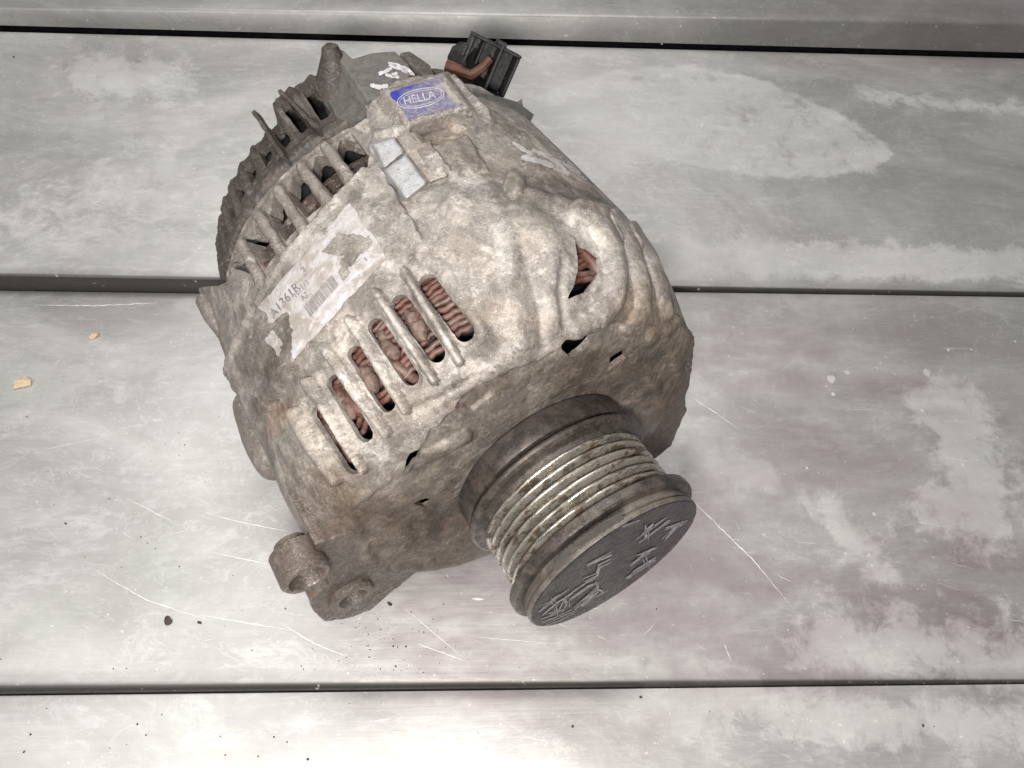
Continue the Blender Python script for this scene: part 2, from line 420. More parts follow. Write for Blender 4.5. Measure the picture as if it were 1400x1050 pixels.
# open ring of windows behind the pad, and the free rear edge of the casting
lug = [(240, 396), (272, 394), (300, 390), (312, 384), (320, 368), (337, 372), (349, 424), (318, 506), (300, 600), (200, 600)]
rearcut = np.maximum(S2+7.62, 0)                      # >0 in front
left = np.minimum(P2 - (-9.3) , 30)*2.0               # <0 left of the column
inlug = -d_poly(X, Y, lug)
rt = [(499, 246), (505, 214), (492, 197), (479, 180), (486, 171), (502, 161), (500, 145), (512, 130), (545, 111), (585, 99), (612, 97), (645, 112), (690, 138), (740, 165), (900, 120), (1100, 400), (900, 700), (560, 330)]
inr = -d_poly(X, Y, rt)
kk = np.where(S2 > -7.62, 50, np.where(vis > .02, np.maximum(inlug, inr)+.5*jag, np.where(P2 > 50, 20, -5)))
kk = np.where((S2 <= -7.55) & (S2 > -7.8) & (P2 < -9.3) & (inr < 0), np.maximum(kk, (S2+7.7)*44), kk)
rear_edge = (S2+10.9+.9*sstep(P2, 30, 60))*44 + jag
kk = np.where(P2 > 20, np.minimum(kk, np.where(S2 < -9.5, rear_edge, 50)), kk)
kk = np.where((P2 < -96) | (P2 > 97), np.where(S2 > -9.6, 30, -5), kk)
keep = np.minimum(keep, kk)

def cut_shell(D, N, keep, thick, wrap=True):
    nu, nv = keep.shape
    idx = np.arange(nu*nv).reshape(nu, nv)
    V = D.reshape(-1, 3).tolist(); NN = N.reshape(-1, 3).tolist(); K = keep.ravel(); src = [None]*len(V)
    faces = []; cache = {}
    pos = keep > 0
    a = idx[:-1]; b = idx[1:]
    if wrap: a2 = np.roll(a, -1, 1); b2 = np.roll(b, -1, 1)
    else: a, a2, b, b2 = a[:, :-1], a[:, 1:], b[:, :-1], b[:, 1:]
    Q = np.stack([a, b, b2, a2], -1).reshape(-1, 4)
    pk = (K[Q] > 0); full = pk.all(1); none = ~pk.any(1)
    faces = Q[full].tolist()
    cutedges = []
    def cp(i, j):
        k = (min(i, j), max(i, j))
        if k in cache: return cache[k]
        t = K[i]/(K[i]-K[j]); t = min(.98, max(.02, t))
        V.append([V[i][c]*(1-t)+V[j][c]*t for c in range(3)]); NN.append([NN[i][c]*(1-t)+NN[j][c]*t for c in range(3)])
        cache[k] = len(V)-1; return cache[k]
    for q in Q[~full & ~none].tolist():
        out = []; nw = []
        for m in range(4):
            i, j = q[m], q[(m+1) % 4]
            if K[i] > 0: out.append(i)
            if (K[i] > 0) != (K[j] > 0): c = cp(i, j); out.append(c); nw.append(c)
        if len(out) >= 3: faces.append(out)
    V = np.array(V); NN = np.array(NN)
    # boundary edges
    cnt = {}
    for f in faces:
        for m in range(len(f)):
            e = (f[m], f[(m+1) % len(f)]); cnt[e] = 1
    bnd = [e for e in cnt if (e[1], e[0]) not in cnt]
    bv = sorted({i for e in bnd for i in e}); mp = {v: k+len(V) for k, v in enumerate(bv)}
    # wall only (a second ring along the cut, pushed inwards), plus an inner lip
    W1 = V[bv] - NN[bv]*thick
    faces += [(e[1], e[0], mp[e[0]], mp[e[1]]) for e in bnd]
    return np.vstack([V, W1]), faces, bv
V, Fc, bv = cut_shell(D, nrm, keep, .17)
# tint: real dirt, oil and bare metal patches
XV, YV = proj(V)
tint = np.ones((len(V), 3))
nn1 = fbm(V, 1.6, 4); nn2 = fbm(V+5, 6, 3)
def stain(pts, rad, colr, k=1.0, noisy=.6, poly=False, soft=8):
    d = -d_poly(XV, YV, pts) if poly else None
    m = sstep(d + noisy*12*nn1, -soft, soft) if poly else np.clip(1.25*np.exp(-(d_seg(XV, YV, pts)/rad)**2*(1+noisy*nn1)) , 0, 1)
    m = np.clip(m*k*(1+.5*noisy*nn2), 0, 1)[:, None]
    global tint
    tint = tint*(1-m) + tint*np.array(colr)*m
stain([(640, 335), (700, 330)], 40, (1.14, 1.10, 1.04), .6)
stain([(686, 310), (692, 365)], 14, (1.42, 1.47, 1.53), .95, .8)
stain([(650, 250), (680, 300)], 20, (1.25, 1.30, 1.34), .8, 1)
stain([(790, 310), (815, 330)], 16, (1.35, 1.36, 1.37), .8, .9)
stain([(560, 235), (600, 245)], 10, (1.2, 1.22, 1.25), .7, .4)
stain([(515, 135), (525, 165)], 9, (1.35, 1.36, 1.33), .8, .6)
stain([(580, 190), (620, 178)], 18, (.82, .74, .68), .9, .3)
stain([(620, 215), (720, 240), (800, 270)], 16, (.80, .76, .72), .8, .8)
stain([(320, 508), (388, 520), (450, 450), (400, 430), (345, 440), (330, 470)], 0, (.66, .63, .61), .85, .9, True, 6)
stain([(330, 505), (355, 575), (392, 530), (370, 500)], 0, (.60, .57, .55), .8, .6, True, 6)
stain([(372, 585), (385, 560)], 12, (1.05, .84, .76), .8, .5)
stain([(410, 570), (440, 620), (500, 690)], 26, (.86, .82, .76), .7, 1)
stain([(440, 690), (640, 700)], 34, (.76, .70, .655), .85, .8)
stain([(400, 745), (470, 690), (560, 700), (660, 700), (640, 790), (440, 860), (380, 800)], 0, (.56, .49, .44), .9, .9, True, 18)
stain([(560, 690), (620, 620), (690, 550), (780, 510), (860, 500)], 46, (.64, .60, .565), .9, .8)
stain([(800, 520), (880, 520), (920, 560)], 45, (.68, .62, .57), .95, .5)
stain([(870, 420), (940, 470), (935, 560)], 34, (.74, .64, .55), .85, .6)
stain([(640, 420), (700, 430), (740, 450)], 22, (1.12, 1.08, 1.03), .6, .9)
stain([(620, 555), (690, 520)], 12, (.66, .60, .56), .7, .5)
stain([(460, 670), (400, 640)], 18, (1.18, 1.13, 1.08), .6, .8)
stain([(550, 560), (500, 520), (470, 460)], 30, (1.12, 1.10, 1.07), .6, .9)
for r_ in RB: stain(list(r_), 4.5, (1.5, 1.5, 1.5), .85, .5)
cr = sstep(fbm(V+21, 2.6, 5), .06, .16); hv = V[:, 0]*0; tint *= (.84+.28*cr+.16*nn1+.12*nn2)[:, None]; nn3 = fbm(V+33, 1.1, 5); tint *= (1-.30*sstep(nn3, .05, .3))[:, None]*np.array([1, .975, .95])**sstep(nn3, .0, .3)[:, None]
housing = mesh('front_housing', V, Fc, M_cast, alt, sharp=48, tint=tint)

M_pad = cast_mat('chalky_worn_pad', (.45, .45, .455), (.22, .21, .205), False, .8, .5, .25, .3)
M_boss = cast_mat('scuffed_casting_box', (.32, .282, .252), (.09, .07, .058), False, .8, .5, .15, .8)
def loft(name, top_, base_, Rt, Rb, mat, bw=.07):
    A = [on_cyl(x, y, Rt) for x, y in top_]; B = [on_cyl(x, y, Rb) for x, y in base_]; B2 = [p*np.array([.88, 1, .88]) for p in B]
    n = len(A); m = MB(); fc = [tuple(range(n))[::-1], tuple(range(2*n, 3*n))]
    for L_ in range(2): fc += [(L_*n+k, L_*n+(k+1) % n, (L_+1)*n+(k+1) % n, (L_+1)*n+k) for k in range(n)]
    m.add(A+B+B2, fc); o = m.build(name, mat, alt, sharp=30); bevel(o, bw, 4, 20)
    sb = o.modifiers.new('s', 'SUBSURF'); sb.subdivision_type = 'SIMPLE'; sb.levels = sb.render_levels = 3
    t_ = bpy.data.textures.new('pit', 'CLOUDS'); t_.noise_scale = .35*U; t_.noise_depth = 3
    dm = o.modifiers.new('d', 'DISPLACE'); dm.texture = t_; dm.strength = .05*U; dm.texture_coords = 'LOCAL'
    return o
lbox = loft('label_boss', [(526, 122), (606, 99), (641, 145), (558, 171)], [(505, 143), (614, 96), (664, 166), (549, 192)], 7.22, 6.75, M_boss, .10)
loft('casting_pad', [(510, 196), (537, 188), (552, 208), (526, 229)], [(502, 198), (541, 184), (556, 209), (523, 235)], 7.16, 6.8, M_pad)
loft('casting_pad', [(527, 232), (554, 211), (583, 250), (556, 272)], [(520, 234), (556, 209), (588, 252), (554, 278)], 7.16, 6.8, M_pad)
loft('casting_pad', [(541, 188), (566, 181), (612, 240), (588, 249), (556, 209)], [(538, 186), (570, 177), (619, 242), (586, 253), (554, 210)], 7.06, 6.8, M_boss)
# inner dark liner of the casting (the back side one sees through gaps)
mb = MB(); mb.lathe([(-9.5, 6.2), (-9.5, 4.0), (-7.9, 4.0), (-7.9, 6.0)], 72); 
# stator core with laminations, brown
mb = MB(); pr = [(-8.9, 5.0), (-8.9, 6.25)]
for k in range(22):
    s0 = -8.9+k*.105*2.2; pr += [(s0+.02, 6.28), (s0+.13, 6.28), (s0+.15, 6.22), (s0+.22, 6.22)]
pr += [(-4.2, 6.2), (-4.2, 5.0)]
mb.lathe(pr, 144); st = mb.build('stator', M_stator, alt, sharp=30)
# copper end turns: wound wire bundles at both ends of the stator
def wires(s0, s1, r0, r1, n, seed):
    rr = random.Random(seed); obs = []
    for k in range(n):
        t = k/(n-1); s = s0+(s1-s0)*t; r = r0+(r1-r0)*t; pts = []
        a0 = rr.random()*6; am = .04
        for j in range(181):
            ph = -120+j*1.35
            pts.append(cyl(s+am*math.sin(ph*.42+a0)+.03*math.sin(ph*1.7+k), ph, r+.02*math.sin(ph*.84+a0*2)))
        m = MB(); m.tube(pts, .085, 7); obs.append(m.build('winding_wire', M_copper, wind, sharp=None))
    return obs
wm = MB(); wm.lathe([(-4.4, 5.95), (-3.1, 5.8), (-2.8, 5.4)], 120, ph0=-130, ph1=130); wm.lathe([(-9.4, 5.9), (-8.7, 5.95)], 60)
wind = wm.build('stator_winding', M_stator, alt)
M_rotor = simple('dark_rotor', (.055, .042, .036), .6, .2, .3, (.12, .10, .085), .4)
wm = MB(); wm.lathe([(-3.0, 1.0), (-3.0, 4.6), (-3.2, 4.8), (-8.6, 4.8)], 96); wm.build('rotor', M_rotor, alt)
wires(-4.3, -3.2, 6.28, 6.26, 7, 1); wires(-3.1, -2.2, 6.2, 5.95, 6, 2)
# red insulation humps bulging between the slots
for k in range(9):
    ph = -62+k*14.5+random.uniform(-.8, .8); m = MB()
    pts = [cyl(-3.9+random.uniform(-.1, .1), ph-1.5, 6.1), cyl(-3.2, ph-.3, 6.25), cyl(-2.5, ph+1.0, 6.1), cyl(-1.95, ph+2.5, 5.6)]
    m.tube(pts, [.14, .2, .2, .12], 8); m.build('winding_loop', M_copper, wind, sharp=None)
M_dustwire = simple('dust_caked_winding', (.12, .075, .06), .7, 0, .5, (.20, .15, .125), .7, .05, 8)
for (x0, y0, x1, y1, r_) in ((560, 432, 578, 458, 9), (528, 470, 540, 486, 8), (498, 505, 512, 528, 9), (466, 543, 480, 566, 9), (442, 583, 456, 604, 8), (520, 455, 528, 466, 6)):
    A_ = on_cyl(x0, y0, 6.30); B_ = on_cyl(x1, y1, 6.25); mm = MB()
    mm.tube([A_+(B_-A_)*t+np.array([random.uniform(-.03, .03)]*3) for t in np.linspace(-.25, 1.25, 8)], [r_/44*q for q in (.35, .8, 1.05, .9, 1.1, 1.0, .75, .3)], 10)
    ol = mm.build('dust_lump', M_dustwire, wind, sharp=None); remesh_rough(ol, .035, .16)
# red end turns seen under the rear ribs
for k in range(7):
    ph = -13.5-k*7.7; m = MB()
    m.tube([cyl(-8.25, ph-4.4, 6.32), cyl(-8.05, ph-2, 6.5), cyl(-7.75, ph, 6.48), cyl(-7.5, ph+1, 6.3)], [.1, .22, .26, .2], 9)
    m.build('winding_loop', M_copper, wind, sharp=None)

# cooling ribs over the rear windows
ribs = [((442, 196), (483, 252)), ((408, 224), (454, 284)), ((377, 255), (418, 318)), ((349, 288), (391, 352)), ((328, 328), (363, 396))]
for (a, b) in ribs:
    A = on_cyl(*a, 6.86); B = on_cyl(*b, 6.92)
    ax = B-A; m = MB(); pts = []; rd = []
    for t in np.linspace(0, 1, 22):
        p = A+ax*t*1.06; jit = .010*math.sin(t*19+a[0])
        rr_ = .17 if t > .1 else .17*math.sqrt(max(.05, 1-((.1-t)/.1)**2))
        pts.append(p+np.array([jit, 0, jit])); rd.append(rr_*(1+.035*math.sin(t*31+a[1]))+.12*max(0, t-.72))
    m.tube(pts, rd, 14); m.build('cooling_rib', M_rib if 'M_rib' in globals() else globals().setdefault('M_rib', cast_mat('rib_aluminium', (.255, .222, .195), (.06, .046, .037), False)), alt, sharp=None)
    # web of the rib, narrower and reaching down to the stator
    r2 = MB(); n_ = A.copy(); n_[1] = 0; n_ /= np.linalg.norm(n_); side = np.cross(ax, n_); side /= np.linalg.norm(side)
    q = [A+ax*.10-n_*.1, B-n_*.1]; r2.prism([q[0]+side*.12, q[0]-side*.12, q[0]-side*.12-n_*.6, q[0]+side*.12-n_*.6], [q[1]+side*.22, q[1]-side*.22, q[1]-side*.22-n_*.6, q[1]+side*.22-n_*.6])
    r2.build('rib_web', M_rib, alt, smooth=False)

# rear bracket ring with scalloped front edge
RS = np.arange(-10.3, -9.2, .05); RPH = np.arange(-120, 80, .6)
S3, P3 = np.meshgrid(RS, RPH, indexing='ij'); r3 = 6.30+.0*S3
b3 = np.stack([r3*np.sin(np.radians(P3)), -S3, r3*np.cos(np.radians(P3))], -1)
n3_ = np.stack([np.sin(np.radians(P3)), 0*P3, np.cos(np.radians(P3))], -1)
nz = fbm(b3.reshape(-1, 3), 3, 4).reshape(S3.shape); nz2 = fbm(b3.reshape(-1, 3), 9, 3).reshape(S3.shape)
edge = -9.68+.24*np.cos(np.radians((P3+14.9)*360/7.75)) + .12*nz
h3 = .06*sstep(S3, -10.2, -9.95)+.05*nz+.03*nz2
V3, F3, _ = cut_shell(b3+n3_*h3[..., None], n3_, (edge-S3)*40, .45, False)
mesh('rear_bracket', V3, F3, M_rib, alt, sharp=45)

# ------------------------------------------------------------------ rear plastic cover
RPRO = [(-14.2, 3.0), (-14.1, 4.5), (-13.8, 5.1), (-13.35, 5.45), (-12.7, 5.72), (-11.3, 5.95), (-11.2, 6.02), (-11.1, 6.16), (-10.7, 6.22), (-10.62, 6.0), (-10.3, 5.95), (-10.25, 6.1), (-9.95, 6.12), (-9.9, 5.9)]
q_ = np.array(RPRO); sg = np.hypot(*np.diff(q_, axis=0).T); ar = np.concatenate([[0], np.cumsum(sg)])
uu = np.arange(0, ar[-1], .06); s4 = np.interp(uu, ar, q_[:, 0]); r4 = np.interp(uu, ar, q_[:, 1])
for _ in range(4): s4[1:-1] = .25*s4[:-2]+.5*s4[1:-1]+.25*s4[2:]; r4[1:-1] = .25*r4[:-2]+.5*r4[1:-1]+.25*r4[2:]
P4 = np.concatenate([np.arange(-180, -104, 3), np.arange(-104, 84, .5), np.arange(84, 180, 3)])
S4, PP4 = np.meshgrid(s4, P4, indexing='ij'); R4 = np.repeat(r4[:, None], len(P4), 1)
b4 = np.stack([R4*np.sin(np.radians(PP4)), -S4, R4*np.cos(np.radians(PP4))], -1)
d1 = np.gradient(s4); d2 = np.gradient(r4); l4 = np.hypot(d1, d2)
n4 = np.stack([(d1/l4)[:, None]*np.sin(np.radians(PP4)), np.repeat((d2/l4)[:, None], len(P4), 1), (d1/l4)[:, None]*np.cos(np.radians(PP4))], -1)
X4, Y4 = proj(b4)
nz = fbm(b4.reshape(-1, 3), 3, 4).reshape(S4.shape); nz2 = fbm(b4.reshape(-1, 3), 8, 3).reshape(S4.shape)
# vanes: repeated steps around the rim with slots between them
per = 7.2; fr = ((PP4+9.8+200*per+.5*per) % per)/per     # .5 = centre of a slot
side_ = sstep(S4, -13.9, -13.2)*(1-sstep(S4, -11.5, -11.2))
h4 = side_*(.11*sstep(fr, .55, .95)+.11*(1-sstep(fr, .0, .12))) + .05*nz+.035*nz2
k4 = np.full(S4.shape, 20.0)
zone = (PP4 < -5) & (PP4 > -104)
da = (np.abs(fr-.5)-.20)*per*.105*44
sl = np.where(zone, np.maximum(da, (np.abs(S4+12.15)-.42)*44), 20)
k4 = np.minimum(k4, sl-2.0+1.5*nz2+1.2*nz)
fr2 = ((PP4+10.7+200*per+.5*per) % per)/per
sl2 = np.where(zone, np.maximum((np.abs(fr2-.5)-.17)*per*.105*44, (np.abs(S4+11.28)-.06)*44), 20)
k4 = np.minimum(k4, sl2+.8*nz2)
sl3 = np.where(zone, np.maximum((np.abs(fr-.2)-.14)*per*.105*44, (np.abs(S4+13.05)-.12)*44), 20)
k4 = np.minimum(k4, sl3+1.2*nz2)
h4 += .62*sstep(PP4, -24, -19)*(1-sstep(PP4, -3, 2))*sstep(S4, -13.75, -13.3)*(1-sstep(S4, -12.6, -11.9))
V4, F4, _ = cut_shell(b4+n4*h4[..., None], n4, k4, .25, True)
rc = mesh('rear_cover', V4, F4, M_rear, alt, sharp=40)
mb = MB(); mb.lathe([(-14.0, 3.0), (-13.5, 5.0), (-12.5, 5.45), (-10.2, 5.6), (-9.9, 3)], 60); mb.build('rear_inner', M_black, alt)
# long thin fins standing proud of the cover
for (a, b, r1) in (((381, 122), (434, 176), 6.5), ((346, 152), (386, 214), 6.5)):
    A = on_cyl(a[0], a[1], 6.35); B = on_cyl(b[0], b[1], r1)
    A = A + 0; n_ = B.copy(); n_[1] = 0; n_ /= np.linalg.norm(n_); side = np.cross(B-A, n_); side /= np.linalg.norm(side)
    m = MB(); K = 14; rows = []
    for t in np.linspace(0, 1, K):
        p = A+(B-A)*t; wob = .03*math.sin(t*11+a[0]); hw = .055+.015*math.sin(t*23)
        dq = .22+.35*min(1, t*1.6)
        rows.append([p+side*hw+n_*wob, p-side*hw+n_*wob, p-side*(hw+.02)-n_*dq, p+side*(hw+.02)-n_*dq])
    Vv = [x for r_ in rows for x in r_]
    Ff = [(i*4+k, i*4+(k+1) % 4, (i+1)*4+(k+1) % 4, (i+1)*4+k) for i in range(K-1) for k in range(4)]+[(3, 2, 1, 0), tuple((K-1)*4+k for k in range(4))]
    m.add(Vv, Ff); m.build('cover_fin', M_rear, rc, sharp=40)

# ------------------------------------------------------------------ grey regulator cover on top, with its terminal boss
def slab(pts, depth, name, mat, par, bw=.08, inward=None):
    P = [np.asarray(p, float) for p in pts]; c = sum(P)/len(P)
    if inward is None: inward = np.array([c[0], 0, c[2]]); inward = -inward/np.linalg.norm(inward)
    m = MB(); m.prism(P, [p+inward*depth for p in P]); o = m.build(name, mat, par, sharp=30); bevel(o, bw, 3); return o
oc = on_cyl
top = [oc(455, 70, 7.1), oc(468, 66, 7.15), oc(482, 79, 7.0), oc(508, 71, 6.95), oc(540, 69, 6.9), oc(560, 88, 6.85), oc(560, 120, 6.8), oc(545, 128, 6.8), oc(502, 137, 6.95)]
# crease running from the boss to the front corner; left facet slopes down
facet = [oc(502, 137, 6.95), oc(455, 70, 6.95)]
low = [oc(437, 84, 6.2), oc(438, 116, 6.15), oc(462, 164, 6.2), oc(502, 160, 6.3)]
m = MB()
tp = top; lw = [oc(502, 162, 6.25), oc(463, 166, 6.15), oc(437, 116, 6.15), oc(438, 75, 6.1)]
cc = np.mean(tp+lw, 0); inn = -np.array([cc[0], 0, cc[2]])/np.linalg.norm([cc[0], cc[2]])
nT = len(tp); nL = len(lw)
Vv = list(tp)+list(lw)+[p+inn*1.6 for p in tp]+[p+inn*.8 for p in lw]
o2 = nT+nL
Ff = [tuple(range(nT)), (nT-1, nT, nT+1, nT+2, nT+3, 0)]
rim = list(range(nT))[0:nT] + [nT+k for k in range(nL)]
for k in range(len(rim)):
    a, b = rim[k], rim[(k+1) % len(rim)]; Ff.append((a, b, b+o2, a+o2))
Ff.append(tuple(o2+k for k in rim)[::-1])
m.add(Vv, Ff); reg = m.build('regulator_cover', M_grey, alt, sharp=25); bevel(reg, .07, 3)
# boss
tb = oc(451, 66, 7.3); 
m = MB(); base_b = oc(458, 112, 6.3); 
m.tube([tb+np.array([0, 0, .10]), tb+np.array([0, 0, .05]), tb-np.array([0, .06, .15]), tb*.45+base_b*.55-np.array([0, 0, .15]), base_b-np.array([0, 0, .35])], [.14, .25, .31, .50, .72], 24)
m.build('terminal_boss', M_rear, alt, sharp=50)
# brown tab between the regulator and the connector
slab([oc(546, 72, 6.95), oc(560, 69, 7.0), oc(588, 88, 6.95), oc(596, 104, 6.85), oc(580, 103, 6.85)], .6, 'bracket_tab', M_rear, alt, .05)
slab([oc(590, 92, 6.8), oc(606, 94, 6.8), oc(640, 128, 6.75), oc(628, 136, 6.7), oc(606, 110, 6.7)], .8, 'bracket_tab', M_rear, alt, .05)
# rear strips under the connector
def closest_pt(px, py, push=0):
    d = lray(px, py); dd = np.array([d[0], d[2]]); cc_ = np.array([CL[0], CL[2]]); t = -(cc_@dd)/(dd@dd); return CL+(t+push)*d
slab([oc(642, 122, 6.9), oc(682, 132, 6.9), oc(706, 138, 6.8), oc(728, 158, 6.7), oc(724, 172, 6.6), oc(690, 152, 6.7), oc(650, 140, 6.7)], .7, 'cover_strip', M_grey, alt, .06)
slab([oc(705, 140, 6.85), oc(714, 134, 6.95), oc(716, 146, 6.85)], .3, 'cover_nub', M_grey, alt, .03)

# ------------------------------------------------------------------ black plug connector
pc = closest_pt(668, 92, -.3)
# own frame: opening looks up and towards the front right
def basis(zp, xp):
    z = zp/np.linalg.norm(zp); x = xp-(xp@z)*z; x /= np.linalg.norm(x); return x, np.cross(z, x), z
right_l = L2W.T @ RM[:, 0]; up_l = L2W.T @ RM[:, 1]; back_l = L2W.T @ RM[:, 2]
zc = back_l*.80 + right_l*.12 - up_l*.42 
rx = right_l*math.cos(math.radians(-27))+up_l*math.sin(math.radians(-27))
cx, cy, cz = basis(zc, rx)
conn = MB()
def cbox(m, x0, x1, y0, y1, z0, z1):
    m.box(pc+cx*(x0+x1)/2+cy*(y0+y1)/2+cz*(z0+z1)/2, cx*(x1-x0)/2, cy*(y1-y0)/2, cz*(z1-z0)/2)
t_ = .11
a_, b_ = .93, .82
cbox(conn, -a_, a_, b_-t_, b_, -1.1, .1); cbox(conn, -a_+.2, a_, -b_, -b_+t_, -1.1, -.1)
cbox(conn, -a_, -a_+t_, -b_+.55, b_-t_, -1.1, .05); cbox(conn, a_-t_, a_, -b_+t_, b_-t_, -1.1, .05)
cbox(conn, -a_+t_, a_-t_, -b_+t_, b_-t_, -1.3, -.95)
cbox(conn, .13, .24, -b_+t_, b_+.12, -.95, .12)
cbox(conn, -.50, -.42, -.1, b_-t_, -.95, -.02)
cbox(conn, -.05, .30, b_, b_+.16, -.6, .1)
cbox(conn, -a_-.12, -a_, -.05, .35, -.8, -.05)
cn = conn.build('plug_connector', M_black, alt, smooth=False); bevel(cn, .035, 2)
m = MB()
m.tube([pc-cx*1.35-cy*.62-cz*.3, pc-cx*.9-cy*.55-cz*.15, pc-cx*.45-cy*.5-cz*.05, pc-cx*.2-cy*.1+cz*0, pc-cx*.05+cy*.28-cz*.05], [.26, .22, .19, .16, .14], 8)
m.build('terminal_clip', M_orange, alt, sharp=30)
m = MB(); m.tube([pc-cx*.9-cy*1.0-cz*.7, pc-cx*.3-cy*.85-cz*.7, pc+cx*.3-cy*.9-cz*.9], [.4, .45, .4], 10)
m.tube([pc-cz*1.1, pc-cz*2.2-cy*.4-cx*.6], [.7, .8], 12)
m.build('connector_neck', M_black, alt)

# ------------------------------------------------------------------ mounting ears
def ear(name, outline, s0, s1, mat, holes=(), bw=.14):
    """plate square to the shaft: outline in photo pixels on the plane s0, extruded back to s1"""
    import bmesh
    P = [on_plane(px, py, s0) for px, py in outline]
    m = MB(); m.prism(P, [p+np.array([0, (s0-s1), 0]) for p in P])
    o = m.build(name, mat, alt, sharp=35); bevel(o, bw, 4, 30)
    if holes:
        pass
    return o
# left ear: plate + two bored bosses
m = MB()
SE = -1.02
P = [on_plane(px, py, SE) for px, py in [(440, 772), (450, 800), (425, 822), (430, 838), (446, 851), (470, 848), (505, 836), (540, 806), (575, 780), (640, 742), (640, 720), (560, 715), (480, 728), (430, 745)]]
m.prism(P, [p+np.array([0, 1.9, 0]) for p in P])
ear_l = m.build('mounting_ear', M_castdirt, alt, sharp=35)
def bore(c_px, s, ro, ri, s_back, depth=.8):
    c = on_plane(*c_px, s); mm = MB(); n = 48
    ring = lambda r, ss: [np.array([c[0]+r*math.cos(2*math.pi*k/n), -ss, c[2]+r*math.sin(2*math.pi*k/n)]) for k in range(n)]
    rings = [ring(ro, s_back), ring(ro, s-.08), ring(ro-.07, s), ring(ri+.05, s), ring(ri, s-.06), ring(ri, s-depth), ring(.01, s-depth)]
    V = [p for r_ in rings for p in r_]
    Fq = [(i*n+k, i*n+(k+1) % n, (i+1)*n+(k+1) % n, (i+1)*n+k) for i in range(len(rings)-1) for k in range(n)]
    mm.add(V, Fq); return mm
bb = bore((420, 792), -.62, .70, .46, -1.55, 1.2); b1 = bb.build('bolt_boss', M_castdirt, alt, sharp=40)
bb = bore((483, 819), -.82, .72, .40, -2.7, 1.3); b2 = bb.build('bolt_boss', M_castdirt, alt, sharp=40)
hc = on_plane(483, 819, SE); cut_m = MB()
cut_m.tube([hc+np.array([0, -.6, 0]), hc+np.array([0, 2.6, 0])], .42, 32); cutter = cut_m.build('cutter', M_castdirt, alt, smooth=False)
bo = ear_l.modifiers.new('hole', 'BOOLEAN'); bo.object = cutter; bo.operation = 'DIFFERENCE'; bo.solver = 'EXACT'
bpy.context.view_layer.update()
me_ = bpy.data.meshes.new_from_object(ear_l.evaluated_get(bpy.context.evaluated_depsgraph_get())); ear_l.modifiers.clear(); ear_l.data = me_
bpy.data.objects.remove(cutter)
remesh_rough(ear_l, .055, .10)
# right ear
m = MB(); SR = -1.35
P = [on_plane(px, py, SR) for px, py in [(900, 425), (930, 432), (951, 462), (946, 512), (937, 548), (939, 562), (918, 610), (893, 629), (876, 612), (884, 540), (888, 455)]]
m.prism(P, [p+np.array([0, 1.3, 0]) for p in P])
ear_r = m.build('mounting_ear', M_castdirt, alt, sharp=35); remesh_rough(ear_r, .06, .10)
# rear-left ear low beside the body, bolt boss on the flange
m = MB(); c1 = cyl(-5.6, -104, 6.85); c2 = cyl(-8.6, -99, 6.6)
m.tube([c1+np.array([0, .9*k/6, 0])*0+(c2-c1)*(k/6.) for k in range(7)], [.8, .95, 1.0, 1.0, .95, .9, .8], 28); 
el = m.build('mounting_ear', M_rib, alt, sharp=60); bevel(el, .25, 4, 30)
p0 = on_cyl(281, 412, 6.75); m = MB()
m.tube([p0+np.array([-.02, .25, 0]), p0+np.array([0, .1, 0]), p0+np.array([.05, -.6, 0]), p0+np.array([.18, -1.6, -.05])], [.15, .30, .36, .34], 16)
m.build('bolt_boss', M_rib, alt, sharp=60)


# ------------------------------------------------------------------ pulley
pp = [(.0, 1.2), (.0, 2.86), (.05, 2.97), (.12, 3.0), (.2, 2.98), (.27, 2.9), (.30, 2.72), (.34, 2.66), (.48, 2.64)]
g0 = .50; pitch = .285
mb = MB(); mb.lathe(pp+[(.49, 2.62)], 160); pul = mb.build('pulley', M_flange, alt, sharp=30)
gp = [(.48, 2.60)]
for k in range(6):
    s = g0+k*pitch
    gp += [(s, 2.66), (s+.03, 2.70), (s+.085, 2.70), (s+.12, 2.64), (s+.175, 2.34), (s+.21, 2.33), (s+.265, 2.60)]
gp += [(g0+6*pitch, 2.64), (g0+6*pitch+.05, 2.66), (2.27, 2.64)]
mb = MB(); mb.lathe(gp, 200); mb.build('belt_grooves', M_pulley, pul, sharp=60)
mb = MB(); mb.lathe([(2.24, 2.55), (2.26, 2.9), (2.30, 2.985), (2.38, 3.0), (2.52, 3.0), (2.58, 2.96), (2.62, 2.86), (2.62, 2.4)], 160); mb.build('front_flange', M_flange, pul, sharp=30)
mb = MB(); mb.lathe([(-.90, 1.5), (-.90, 2.75), (-.82, 2.84), (-.30, 2.86), (-.16, 2.80), (-.10, 2.6), (-.10, 1.2)], 160); mb.build('spacer_ring', M_rubber, alt, sharp=30)
mb = MB(); mb.lathe([(2.55, 2.7), (2.66, 2.74), (2.82, 2.76), (2.84, 2.70), (2.87, 2.70), (2.9, 2.79), (2.98, 2.80), (3.03, 2.77)], 160); cap = mb.build('pulley_cap', M_capside, pul, sharp=30)
SCP = 3.05
mb = MB(); mb.lathe([(3.02, 2.775), (3.05, 2.74), (3.055, 2.6), (3.05, 2.2), (3.04, .8), (3.04, .01)], 160); face = mb.build('cap_face', M_cap, pul, sharp=30)
mb = MB(); mb.lathe([(-.9, 2.0), (-1.4, 2.3)], 48); 

